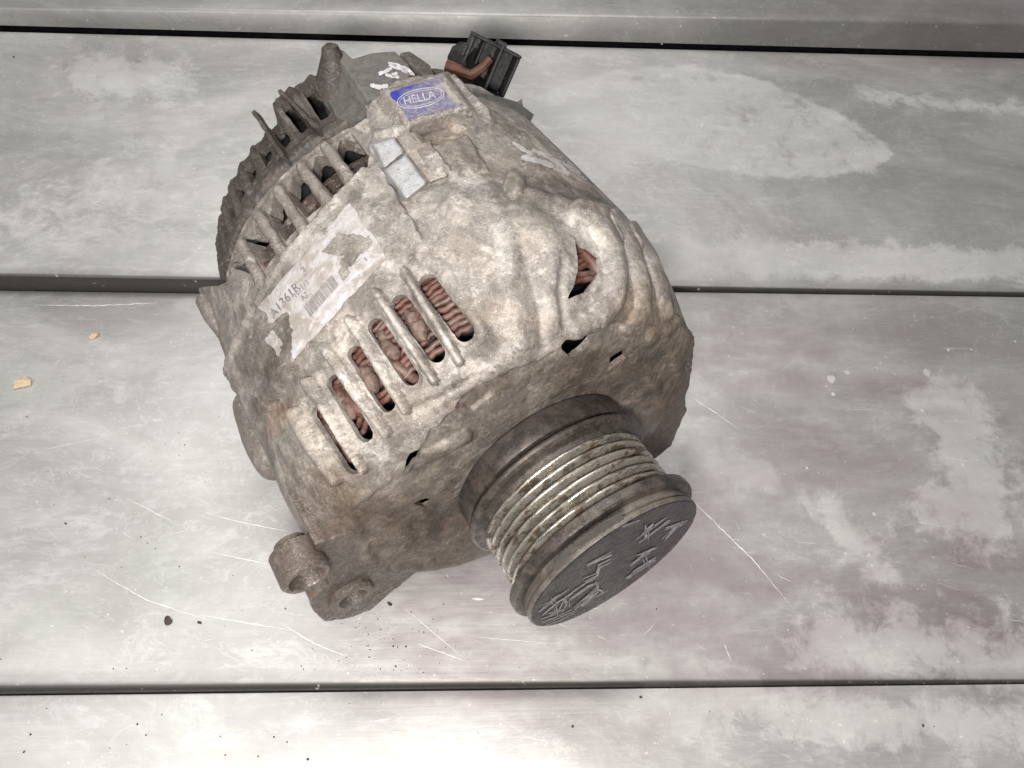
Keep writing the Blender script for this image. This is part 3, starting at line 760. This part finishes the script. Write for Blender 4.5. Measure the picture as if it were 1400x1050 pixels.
# ------------------------------------------------------------------ paint marks
def strokes(name, lst, mapf, mat, par, wpx=3.0):
    """brush strokes: ribbons with ragged edges lying on the surface"""
    m = MB()
    for st_ in lst:
        pts = st_[:-1] if isinstance(st_[-1], (int, float)) else st_
        wd = st_[-1] if isinstance(st_[-1], (int, float)) else wpx
        P = []
        for (x0, y0), (x1, y1) in zip(pts[:-1], pts[1:]):
            n = max(2, int(math.hypot(x1-x0, y1-y0)/1.6))
            P += [(x0+(x1-x0)*k/n, y0+(y1-y0)*k/n) for k in range(n)]
        P.append(pts[-1]); n = len(P); V = []
        for i, (x, y) in enumerate(P):
            a = P[max(0, i-1)]; b = P[min(n-1, i+1)]; dx, dy = b[0]-a[0], b[1]-a[1]; L = math.hypot(dx, dy) or 1
            t = i/(n-1); wq = wd*.5*(.35+.65*math.sin(math.pi*min(1, max(0, .08+t*.84)))**.5)*random.uniform(.6, 1.15)
            V += [mapf(x-dy/L*wq, y+dx/L*wq), mapf(x+dy/L*wq, y-dx/L*wq)]
        m.add(V, [(2*i, 2*i+1, 2*i+3, 2*i+2) for i in range(n-1)])
    return m.build(name, mat, par, sharp=None)
capmap = lambda x, y: on_plane(x, y, 3.068)
z8 = lambda *p: [(640+x/3.889, 640+y/3.889) for x, y in p]
cs = [z8((385, 770), (470, 700), (545, 650)), z8((400, 740), (440, 720)), z8((430, 790), (500, 760)), z8((450, 680), (470, 780)), z8((480, 770), (520, 690)), z8((520, 700), (525, 740)),
      z8((405, 830), (480, 800), (560, 760)), z8((390, 810), (450, 790)), z8((540, 690), (640, 620), (690, 600)), z8((560, 740), (690, 640)), z8((600, 730), (700, 660)), z8((640, 720), (730, 660)), z8((690, 600), (700, 640), (730, 650)),
      z8((620, 605), (690, 570), (700, 530), (760, 500)), z8((640, 520), (770, 460)), z8((870, 520), (930, 470), (970, 450)), z8((860, 560), (990, 480)), z8((850, 600), (900, 560), (990, 510)), z8((900, 460), (1000, 420)), z8((940, 470), (960, 520)),
      z8((900, 390), (960, 350), (1060, 270)), z8((950, 310), (950, 380)), z8((930, 360), (980, 300)), z8((1000, 320), (1060, 280)), z8((830, 320), (900, 290)), z8((1040, 380), (1110, 310), (1160, 285)), z8((1060, 330), (1150, 300))]
cs2 = []
for c_ in cs:
    for q_ in range(3):
        ox_, oy_ = random.uniform(-3.5, 3.5), random.uniform(-3.5, 3.5); cs2.append([(x+ox_+random.uniform(-1, 1), y+oy_+random.uniform(-1, 1)) for x, y in c_]+[random.uniform(.8, 2.4)])
cs = cs2
strokes('paint_mark', cs, capmap, M_paintf, face)
strokes('paint_mark', [[(757, 778), (775, 757), (800, 737), (828, 718), (852, 706), 15.0]], lambda x, y: on_plane(x, y, 3.062), M_capside, face)
topmap = lambda x, y: on_cyl(x, y, 7.03)
z2 = lambda *p: [(420+x/7.78, 40+y/7.78) for x, y in p]
S_ = [z2((870, 375), (1000, 420), (1120, 480)) + [7], z2((860, 355), (960, 385), (1060, 420), (1140, 490)) + [5.5], z2((760, 475), (830, 450), (900, 410)) + [7], z2((830, 480), (900, 500), (980, 510)) + [5], z2((900, 500), (960, 460)) + [7], z2((670, 590), (760, 615), (860, 600)) + [7], z2((900, 600), (960, 570)) + [4]]
def regmap(x, y):   # the flat top facet of the regulator cover
    A, B, C = tp[1], tp[3], tp[6]; n_ = np.cross(B-A, C-A); n_ /= np.linalg.norm(n_); n_ = n_ if n_[2] > 0 else -n_
    d = lray(x, y); t = ((A+n_*.03-CL)@n_)/(d@n_); return CL+t*d
from mathutils.bvhtree import BVHTree
def surf_on(obj, lift=.02):
    dg = bpy.context.evaluated_depsgraph_get(); ev = obj.evaluated_get(dg); me = ev.to_mesh()
    vs = [v.co/U for v in me.vertices]; ps = [tuple(p.vertices) for p in me.polygons]
    t = BVHTree.FromPolygons(vs, ps)
    def f(x, y):
        d = lray(x, y); h = t.ray_cast(Vector(CL), Vector(d), 80)
        if h[0] is None: return on_cyl(x, y, 6.9)
        return np.array(h[0]) - d*lift
    return f
hs = surf_on(housing, .03); hl = surf_on(lbox, .03); rg = surf_on(reg, .03)
strokes('paint_mark', S_, rg, M_paint, reg)
zz = lambda *p: [(480+x/3.889, 30+y/3.889) for x, y in p]
S3_ = [zz((860, 640), (920, 680), (960, 700), (905, 725)) + [4.5], zz((905, 720), (1000, 740), (1080, 770), (1160, 810)) + [6], zz((960, 680), (1060, 720), (1140, 790)) + [4.5], zz((1080, 730), (1160, 770), (1250, 840)) + [4], zz((1100, 700), (1220, 800)) + [2.5]]
for q_ in S3_: q_[-1] *= 1.5
strokes('paint_mark', S3_, hs, simple('chalky_paint_marker', (.50, .475, .46), .6, 0, .15, (.28, .25, .225), .6, .01, 5), housing)

# ------------------------------------------------------------------ labels and print
def bil(q, u, v):
    q = [np.array(p, float) for p in q]; return (q[0]*(1-u)+q[1]*u)*(1-v)+(q[3]*(1-u)+q[2]*u)*v
def sheet(name, quad, mapf, mat, par, nu=70, nv=40, torn=None, tintf=None):
    V = []; K = np.zeros((nv+1, nu+1))
    for j in range(nv+1):
        for i in range(nu+1):
            x, y = bil(quad, i/nu, j/nv); V.append(mapf(x, y))
    V = np.array(V).reshape(nv+1, nu+1, 3)
    for j in range(nv+1):
        for i in range(nu+1): K[j, i] = 1 if torn is None else torn(i/nu, j/nv, *bil(quad, i/nu, j/nv))
    tocam = CL-V; tocam /= np.linalg.norm(tocam, axis=-1)[..., None]
    V2, F2, _ = cut_shell(V, tocam, K, .03, False)
    tn = None
    if tintf: 
        x, y = proj(V2); tn = np.array([tintf(a, b) for a, b in zip(x, y)])
    return mesh(name, V2, F2, mat, par, tint=tn)
# paper label: u runs from lower-left to upper-right
PQ = [(352, 420), (478, 276), (531, 350), (402, 492)]
nzt = lambda x, y, s=.07: float(fbm(np.array([[x*s, y*s, 1.5]]), 1.0, 3)[0])
def torn(u, v, x, y):
    k = min(u, 1-u, v, 1-v)*60 + 3*nzt(x, y)
    k = min(k, d1_poly((x, y), [(462, 318), (505, 322), (512, 332), (482, 360), (470, 385), (462, 372), (470, 350), (440, 345)]) + 7*nzt(x, y, .12))
    k = min(k, d1_poly((x, y), [(392, 425), (400, 460), (398, 500), (352, 500), (345, 440), (375, 440)]) + 8*nzt(x, y, .1))
    return k
def d1_poly(p, poly): return float(d_poly(np.array([p[0]]), np.array([p[1]]), poly)[0])
paper = sheet('paper_label', PQ, hs, M_paper, alt, 110, 70, torn)
strip = sheet('paper_label', [(352, 462), (372, 446), (392, 470), (384, 492)], hs, M_paper, alt, 30, 24, lambda u, v, x, y: min(u, 1-u, v, 1-v)*30-4+6*nzt(x, y, .15))
hp = surf_on(housing, .055)
def text(s, org, ux, uy, size, mapf, mat, par, name='print'):
    cu = bpy.data.curves.new('t', 'FONT'); cu.body = s; cu.size = 1; cu.resolution_u = 3
    to = bpy.data.objects.new('t', cu); sc.collection.objects.link(to); bpy.context.view_layer.update()
    me = to.evaluated_get(bpy.context.evaluated_depsgraph_get()).to_mesh()
    ux = np.array(ux, float); uy = np.array(uy, float); ux /= np.linalg.norm(ux); uy /= np.linalg.norm(uy)
    V = []
    for v in me.vertices:
        p = np.array(org)+ux*v.co.x*size+uy*v.co.y*size*1.05; V.append(mapf(*p))
    Fs = [tuple(p.vertices) for p in me.polygons]
    bpy.data.objects.remove(to); bpy.data.curves.remove(cu)
    return mesh(name, V, Fs, mat, par, smooth=False)
dU = (126, -144); dV = (-52, -74)     # along and across the paper label
text('A1361R', (374, 436), dU, dV, 17, hp, M_ink, paper)
text('3', (416, 378), dU, dV, 16, hp, M_ink, paper)
text('101113', (404, 408), dU, dV, 9.5, hp, M_ink, paper)
text('A2', (414, 412), dU, dV, 9.5, hp, M_ink, paper)
text('R', (444, 322), dU, dV, 12, hp, M_ink, paper)
text('5', (500, 358), dU, dV, 8, hp, M_ink, paper)
# barcode
m = MB(); u = np.array(dU, float)/np.hypot(*dU); v = -np.array(dV, float)/np.hypot(*dV)
o_ = np.array((415.0, 419.0)); x = 0
while x < 58:
    bw_ = random.choice([.7, .7, 1.2, 1.7])
    q = []
    K = 5
    for k in range(K+1):
        for dx in (x, x+bw_): q.append(hp(*(o_+u*dx+v*(17.0*k/K))))
    m.add(q, [(2*k, 2*k+1, 2*k+3, 2*k+2) for k in range(K)]); x += bw_+random.choice([.8, 1.1, 1.6])
m.build('barcode', M_bar, paper, smooth=False)
# blue label
BQ = [(530, 125), (604, 103), (635, 143), (558, 167)]
def bt(x, y):
    bl = math.exp(-((x-538)/11)**2-((y-131)/13)**2)*1.6 + .9*math.exp(-((x-556)/12)**2-((y-117)/7)**2)
    gone = 1.25*math.exp(-((x-622)/20)**2-((y-120)/18)**2)+.75*nzt(x, y, .12)+.25*nzt(x, y, .4)
    return (min(1, max(0, bl*(1+.4*nzt(x, y, .15)))), min(1, max(0, gone)), 0)
blue = sheet('blue_label', BQ, hl, M_blue, alt, 80, 50, lambda u_, v_, x, y: min(u_, 1-u_, v_, 1-v_)*60-1.5+5*nzt(x, y, .12), bt)
hb = surf_on(lbox, .055)
ec = np.array((575.0, 134.0)); eu_ = np.array((.975, -.22)); ev_ = np.array((.30, .95))
def ring2d(a, b, wd, name):
    m = MB(); V = []
    n = 72
    for k in range(n):
        t = 2*math.pi*k/n
        for dd in (0, wd): V.append(hb(*(ec+eu_*(a-dd)*math.cos(t)+ev_*(b-dd)*math.sin(t))))
    m.add(V, [(2*k, 2*k+1, (2*k+3) % (2*n), (2*k+2) % (2*n)) for k in range(n)]); m.build(name, M_logo, blue, smooth=False)
ring2d(33, 13.2, 1.3, 'logo_ring'); ring2d(29.5, 10.2, .9, 'logo_ring')
text('HELLA', ec-eu_*24+ev_*4.6, eu_, -ev_, 15.5, hb, M_logo, blue, 'logo_letters')

# ------------------------------------------------------------------ the bench of metal planks
bench = empty('metal_bench'); tag(bench, kind='structure')
def bench_mat():
    N = NT('worn_aluminium_plank')
    pa = N.sep(N.attr('tint'))        # R white oxide, G purple-brown film plus painted shade near the casing, B dark
    str1 = N.noise(1.0, 6, .62, .2, None, (.10, 2.2, 1)); str2 = N.noise(3, 5, .6, 0, None, (.35, 5, 1))
    cl = N.noise(.16, 7, .66, .9, None, (.55, 1.2, 1)); cl2 = N.noise(.7, 7, .72, .4, None, (.6, 1.3, 1, .35))
    c = N.mix(N.ramp(cl, .35, .68), (.50, .488, .473), (.645, .633, .617))
    c = N.mix(N.ramp(str1, .35, .66, 0, .10), c, (.38, .38, .365))
    c = N.mix(N.ramp(cl2, .54, .66, 0, .40), c, (.76, .755, .745))
    c = N.mix(N.ramp(N.noise(.4, 6, .62, .5, None, (.22, 1.6, 1, -.05)), .50, .70, 0, .16), c, (.36, .36, .345))
    c = N.mix(N.ramp(N.noise(1.2, 7, .72, .5, None, (.7, 1.5, 1, .4)), .56, .64, 0, .28), c, (.76, .75, .74))
    vein = N.math('ABSOLUTE', N.math('SUBTRACT', N.noise(.55, 6, .66, 1.0, None, (.6, 1.2, 1, .3)), .5))
    c = N.mix(N.ramp(vein, .0, .018, .30, 0), c, (.78, .77, .76))
    c = N.mix(N.ramp(N.noise(.22, 4, .6, .3), .50, .62, 0, .22), c, (.40, .42, .39))
    film_shade = N.math('MULTIPLY', pa[1], N.ramp(N.noise(.30, 6, .62, .25, None, (.6, 1.3, 1)), .30, .68))
    c = N.mix(N.math('MULTIPLY', film_shade, .85), c, (.375, .322, .33))
    ox = N.ramp(N.math('ADD', pa[0], N.math('MULTIPLY', N.math('SUBTRACT', N.noise(.7, 9, .72, .35), .5), 2.6)), .30, .90)
    c = N.mix(N.math('MULTIPLY', ox, .26), c, (.64, .64, .62))
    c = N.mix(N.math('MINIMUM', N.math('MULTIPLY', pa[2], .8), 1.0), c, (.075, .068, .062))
    c = N.mix(N.ramp(N.noise(9, 3, .6), .70, .76, 0, .5), c, (.28, .26, .24))
    c = N.mix(N.ramp(N.noise(3.2, 3, .6), .68, .72, 0, .5), c, (.85, .84, .82))
    rg_ = N.math('ADD', N.ramp(cl, .3, .7, .42, .50), N.math('MULTIPLY', N.ramp(str2, .3, .7), .07))
    rg2 = N.math('ADD', rg_, N.math('MULTIPLY', ox, .25))
    N.set(Base_Color=c, Metallic=N.math("SUBTRACT", .64, N.math('MULTIPLY', ox, .25)), Roughness=rg2)
    b = N.bump(N.noise(2, 5, .6, .3, None, (.12, 3.0, 1)), .22, .02)
    b = N.bump(N.noise(.35, 3, .5), .5, .10, b)
    N.bump(N.noise(22, 3, .6), .25, .008, b)
    return N.m
M_bench = bench_mat()
def lineY(p0, p1, z0=0.0, z1=0.0):
    a = ground(*p0, z0); b = ground(*p1, z1); return lambda x: a[1]+(b[1]-a[1])*(x-a[0])/(b[0]-a[0])
L0 = lineY((0, 41), (1400, 78)); L1 = lineY((0, 396), (1400, 405), -1.0, -.14); L2 = lineY((0, 950), (1400, 934), -.34, -.10)
patches = []   # (channel, px polyline, radius cm, k)
def gp_(pts): return [tuple(ground(*p)[:2]) for p in pts]
PT = [ (0, gp_([(880, 350), (1400, 365)]), 1.1, 1.15), (0, gp_([(1300, 560), (1340, 660)]), 2.0, 1.0), (0, gp_([(1290, 700), (1360, 720)]), 1.6, .95),
      (0, gp_([(955, 625), (1040, 650)]), .9, 1.0), (0, gp_([(1150, 880), (1380, 900)]), 2.0, .8), (0, gp_([(130, 100), (230, 110)]), 2.0, .9), (0, gp_([(50, 300), (260, 250)]), 3.0, .6), (0, gp_([(900, 950), (1400, 1000)]), 1.5, .7), (0, gp_([(1130, 690), (1200, 780)]), 1.0, .8), (0, gp_([(1170, 130), (1400, 150)]), .8, .7),
      (1, gp_([(1000, 480), (1250, 520)]), 4.0, 1.0), (1, gp_([(640, 840), (1000, 830), (1350, 800)]), 4.5, 1.4), (1, gp_([(980, 720), (1100, 700)]), 3.5, 1.2), (1, gp_([(1100, 620), (1150, 600)]), 4.0, 1.0), (1, gp_([(480, 870), (650, 900)]), 1.2, .4), (1, gp_([(100, 82), (180, 90)]), .8, .7), (1, gp_([(1100, 60), (1400, 60)]), 2.0, .8),  # patches below ear and pulley paint in their shadow and reflection
      (2, gp_([(1150, 270), (1400, 250)]), 3.0, .16), (2, gp_([(880, 908), (884, 905)]), .16, .45), (2, gp_([(1060, 600), (1350, 540)]), 3.0, .12), (2, gp_([(1330, 30), (1400, 40)]), 3.0, .3)]
stepA = lambda x: float(np.interp(x, [-20, -8, 8, 26], [1.0, .95, .22, .14]))
stepB = lambda x: float(np.interp(x, [-16, 0, 20], [.34, .26, .10]))
stepC = lambda x: .05
def benchz(x, y):
    if y < L2(x): f = (y-L2(x)+18.5)/18.5; st = stepB(x)
    elif y < L1(x): f = (y-L2(x))/(L1(x)-L2(x)); st = stepA(x)
    elif y < L0(x): f = (y-L1(x))/(L0(x)-L1(x)); st = stepC(x)
    else: return .5
    f = min(1, max(0, f)); return .03*math.sin(f*math.pi) - st*f**4
def bground(px, py, z=0.0):
    p = ground(px, py, z)
    for _ in range(3): p = ground(px, py, z+benchz(p[0], p[1]))
    return p
OVAL = gp_([(700, 150), (760, 118), (850, 92), (950, 88), (1040, 108), (1130, 145), (1205, 190), (1222, 213), (1190, 236), (1110, 243), (1040, 243), (960, 230), (850, 205), (760, 185)])
def plank(yf0, yf1, step, x0=-34, x1=40, lip=.55, drop=.55, z=0.0, name='metal_plank', nx=300):
    """yf0(x): front seam, yf1(x): back seam; the front edge rolls over into the joint"""
    nx = 460; xs = np.linspace(x0, x1, nx); V = []; 
    K = []
    for x in xs:
        a = yf0(x); b = yf1(x)-.03; lp = lip(x) if callable(lip) else lip
        dp = drop(x) if callable(drop) else drop; row = [(x, a, z-2.0), (x, a, z-dp)]
        for k in range(1, 9):
            t = k/8*math.pi/2; row.append((x, a+lp*(1-math.cos(t)), z-min(dp, lp*.8)*(1-math.sin(t)) - (dp-min(dp, lp*.8))*(1-k/8)**6))
        n = max(10, int((b-a-lp)/.22)) if False else 84
        for k in range(1, n+1):
            f = k/n; yy = a+lp+(b-a-lp)*f
            row.append((x, yy, z + .03*math.sin(f*math.pi) - step(x)*f**4 - (.04 if k == n else 0)))
        row.append((x, b, z-1.2)); K.append(len(row)); V += row
    m_ = K[0]; V = np.array(V); Fc = [(i*m_+k, (i+1)*m_+k, (i+1)*m_+k+1, i*m_+k+1) for i in range(nx-1) for k in range(m_-1)]
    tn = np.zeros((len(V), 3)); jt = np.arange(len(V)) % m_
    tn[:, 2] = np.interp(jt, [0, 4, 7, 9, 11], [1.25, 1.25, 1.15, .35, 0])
    for ch, pts, rad, kk_ in PT:
        d = d_seg(V[:, 0], V[:, 1], pts); tn[:, ch] = np.maximum(tn[:, ch], kk_*np.exp(-(d/rad)**2))
    tn[:, 0] = np.maximum(tn[:, 0], .80*sstep(-d_poly(V[:, 0], V[:, 1], OVAL), -.15, .35)+.25*np.exp(-(d_seg(V[:, 0], V[:, 1], OVAL+OVAL[:1])/.35)**2))
    o = mesh(name, V, Fc, M_bench, bench, sharp=50, tint=np.clip(tn, 0, 1.25)); return o
plank(lambda x: L2(x)-18.5, L2, stepB, drop=.5)
lipA = lambda x: float(np.interp(x, [-20, -8, 8, 26], [.24, .24, .20, .18]))
dropA = lambda x: float(np.interp(x, [-20, -8, 8, 26], [1.4, 1.3, .6, .5]))
lipB = lambda x: float(np.interp(x, [-16, 0, 20], [.40, .34, .16]))
dropB = lambda x: float(np.interp(x, [-16, 0, 20], [.9, .8, .45]))
plank(L2, L1, stepA, lip=lipB, drop=dropB)
plank(L1, L0, stepC, lip=lipA, drop=dropA)
# raised far plank: its front face rises from the joint to a rounded edge
yb = lambda x: L0(x)+30
def far_plank():
    xs = np.linspace(-60, 75, 300); V = []
    for x in xs:
        a = L0(x)+.22; h = float(np.interp(x, [-25, 33], [.95, 1.75]))
        row = [(x, a+2.2, .09), (x, a+.04, .09), (x, a+.06, .13), (x, a+.32, h-.1), (x, a+.43, h-.02), (x, a+.55, h)]+[(x, a+.55+k*.7, h) for k in range(1, 50)]
        V += row; m_ = len(row)
    V = np.array(V); Fc = [(i*m_+k, (i+1)*m_+k, (i+1)*m_+k+1, i*m_+k+1) for i in range(299) for k in range(m_-1)]
    tn = np.zeros((len(V), 3))
    for ch, pts, rad, kk_ in PT:
        d = d_seg(V[:, 0], V[:, 1], pts); tn[:, ch] = np.maximum(tn[:, ch], kk_*np.exp(-(d/rad)**2))
    jt = np.arange(len(V)) % m_; tn[:, 2] = np.maximum(tn[:, 2], np.where(jt < 5, .50, .30))  # dark room reflection painted in: face darkest, top a little less
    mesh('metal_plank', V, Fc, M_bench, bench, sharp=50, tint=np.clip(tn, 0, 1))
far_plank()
mb = MB(); mb.box((3, 20, -2.2), (80, 0, 0), (0, 60, 0), (0, 0, .5)); mb.build('under_frame', M_black, bench, smooth=False)

# scratches as shallow bright lines
M_scr = simple('bright_scratch', (.88, .87, .86), .5, .3, .1, None)
m = MB()
def scratch(pts, wd):
    P = []
    for (x0, y0), (x1, y1) in zip(pts[:-1], pts[1:]):
        n = max(2, int(math.hypot(x1-x0, y1-y0)/5)); P += [(x0+(x1-x0)*k/n, y0+(y1-y0)*k/n) for k in range(n)]
    P.append(pts[-1]); G_ = [bground(x+random.uniform(-.4, .4), y+random.uniform(-.4, .4), .006) for x, y in P]; V = []
    for i, p in enumerate(G_):
        d = G_[min(i+1, len(G_)-1)]-G_[max(0, i-1)]; d = d/np.linalg.norm(d); q = np.array([-d[1], d[0], 0]); t = i/(len(G_)-1)
        wq = wd*(.15+.85*math.sin(math.pi*t))*random.uniform(.3, 1.1)*.5
        V += [p+q*wq, p-q*wq]
    m.add(V, [(2*i, 2*i+1, 2*i+3, 2*i+2) for i in range(len(G_)-1)])
for pts, wd in [([(935, 672), (985, 722), (1030, 766), (1083, 830)], .045), ([(938, 538), (975, 562), (1012, 588)], .035), ([(130, 780), (200, 820), (290, 850)], .035), ([(270, 840), (400, 862)], .05), ([(380, 850), (430, 880), (480, 900)], .04),
                ([(280, 700), (320, 712), (400, 728)], .04), ([(290, 755), (370, 772)], .04), ([(60, 615), (140, 598), (190, 592)], .03), ([(45, 417), (130, 418), (215, 414)], .05), ([(540, 820), (640, 905)], .02), ([(565, 878), (640, 905)], .04),
                ([(170, 680), (240, 715)], .03), ([(1390, 20), (1330, 15)], .04), ([(645, 818), (662, 820)], .09), ([(640, 870), (760, 880)], .02), ([(990, 880), (1000, 905)], .03)]: scratch(pts, wd)
for k in range(95):
    x = random.uniform(10, 1390); y = random.uniform(420, 1040)
    if 380 < x < 950 and y < 780: continue
    if y > 890 and y < 960: continue
    a = random.gauss(.15, .5); L = random.uniform(8, 60); scratch([(x, y), (x+L*math.cos(a), y+L*math.sin(a)*.6)], random.uniform(.008, .022))
scr = m.build('scratches', M_scr, bench, smooth=False); tag(scr, kind='stuff')

M_drop = simple('dried_drip_mark', (.50, .485, .46), .6, 0, .15, None); md = MB()
for (x, y, r_) in ((1158, 509, .13), (1136, 518, .20), (1267, 509, .18), (1139, 539, .09), (1199, 503, .06), (1296, 478, .08), (1328, 478, .06), (1388, 467, .07), (1260, 561, .09), (1103, 640, .07), (1195, 703, .09), (1133, 722, .10), (1003, 447, .06), (1000, 512, .09), (1020, 510, .07), (180, 745, .05), (1310, 905, .06), (905, 60, .05)):
    p = bground(x, y, .007); md.add([p+np.array([r_*random.uniform(.75, 1.15)*math.cos(2*math.pi*k/14), r_*random.uniform(.75, 1.15)*math.sin(2*math.pi*k/14), 0]) for k in range(14)], [tuple(range(14))])
tag(md.build('drip_marks', M_drop, bench, smooth=False), kind='stuff')
# shade below the ear and pulley is partly painted into the plank tint; grit and chips lie on the planks
def crumb(name, px, py, size, mat, label, cat, group=None, flat=.5, rot=0):
    import bmesh
    size = tuple(q*(.62 if py > 870 or px < 100 else 1) for q in size); p = bground(px, py, .0); bm = bmesh.new(); bmesh.ops.create_icosphere(bm, subdivisions=2, radius=1)
    rr = random.Random(int(px*7+py))
    for v in bm.verts:
        n = 1+.35*(fbm(np.array([list(v.co*1.3)])+px, 1.0, 2)[0]); v.co = Vector((v.co.x*size[0]*n, v.co.y*size[1]*n, v.co.z*size[2]*n))*U
    me = bpy.data.meshes.new(name); bm.to_mesh(me); bm.free(); me.materials.append(mat)
    o = bpy.data.objects.new(name, me); sc.collection.objects.link(o); o.location = Vector((p[0], p[1], p[2]+size[2]*.6))*U; o.rotation_euler = (0, 0, rot)
    return tag(o, label, cat, group)
def chip(px, pts, th, label):
    m = MB(); P = [bground(*q, .01) for q in pts]; c = np.mean(P, 0)
    A = [p-c for p in P]; m.prism([a+np.array([0, 0, th+.12*(i % 2)]) for i, a in enumerate(A)], A)
    o = m.build('wood_chip', M_wood, None, smooth=False); o.location = Vector(c)*U; bevel(o, .02, 1)
    return tag(o, label, 'wood chip')
chip(0, [(19, 533), (26, 522), (36, 515), (45, 522), (43, 528)], .10, 'larger pale wood chip lying on the metal plank at the left edge')
chip(0, [(120, 463), (128, 459), (136, 455), (136, 459), (127, 465)], .05, 'small pale wood splinter on the plank near the upper seam')
GR = 'dark grit crumbs scattered on the planks'
CR = [((230, 849), (.17, .14, .08), 'largest dark flake of grit left of the mounting ear'),
      ((273, 851), (.08, .05, .03), 'small dark crumb just right of the largest grit flake'),
      ((533, 826), (.11, .06, .05), 'black crumb on the plank right of the mounting ear'),
      ((876, 953), (.09, .07, .04), 'dark crumb on the front plank below the pulley'),
      ((783, 993), (.08, .07, .04), 'dark round crumb on the front plank left of the crumb below the pulley'),
      ((421, 1038), (.08, .08, .05), 'dark crumb on the front plank near the lower picture edge'),
      ((188, 990), (.07, .05, .04), 'lone dark speck on the front plank below the seam at left'),
      ((33, 1028), (.08, .05, .04), 'dark speck at the lower left corner of the front plank'),
      ((1262, 992), (.09, .07, .04), 'dark crumb on the front plank at lower right'),
      ((541, 911), (.06, .05, .04), 'dark speck above the lower seam below the mounting ear'),
      ((90, 716), (.10, .05, .04), 'dark speck on the left of the wide plank above the big flake'),
      ((37, 570), (.12, .03, .02), 'thin dark sliver below the larger wood chip'),
      ((19, 78), (.10, .08, .04), 'dark dot on the upper plank at far left')]
for (p, s_, lab) in CR: crumb('grit_crumb', p[0], p[1], s_, M_crumb, lab, 'grit', GR, rot=random.uniform(0, 3))
m = MB()
for k in range(170):
    r_ = random.random()
    if r_ < .45: x, y = random.gauss(520, 70), random.gauss(890, 28)
    elif r_ < .75: x, y = random.uniform(0, 420), random.uniform(560, 1040)
    else: x, y = random.uniform(0, 1390), random.uniform(415, 1045)
    if (300 < x < 950 and 300 < y < 780): continue
    if 925 < y < 955: continue
    p = bground(x, y, .008); s_ = random.uniform(.012, .035)*(1.4 if random.random() < .1 else 1)
    q = [p+np.array([s_*random.uniform(.5, 1.3)*math.cos(a), s_*random.uniform(.5, 1.3)*math.sin(a), 0]) for a in (0, 1.3, 2.5, 3.9, 5.1)]
    t = p+np.array([0, 0, s_*.8]); m.add(q+[t], [(0, 1, 5), (1, 2, 5), (2, 3, 5), (3, 4, 5), (4, 0, 5)])
gr = m.build('fine_grit', M_crumb, None, smooth=False); tag(gr, 'fine dark dust and specks strewn over the metal planks', 'grit', None, 'stuff')
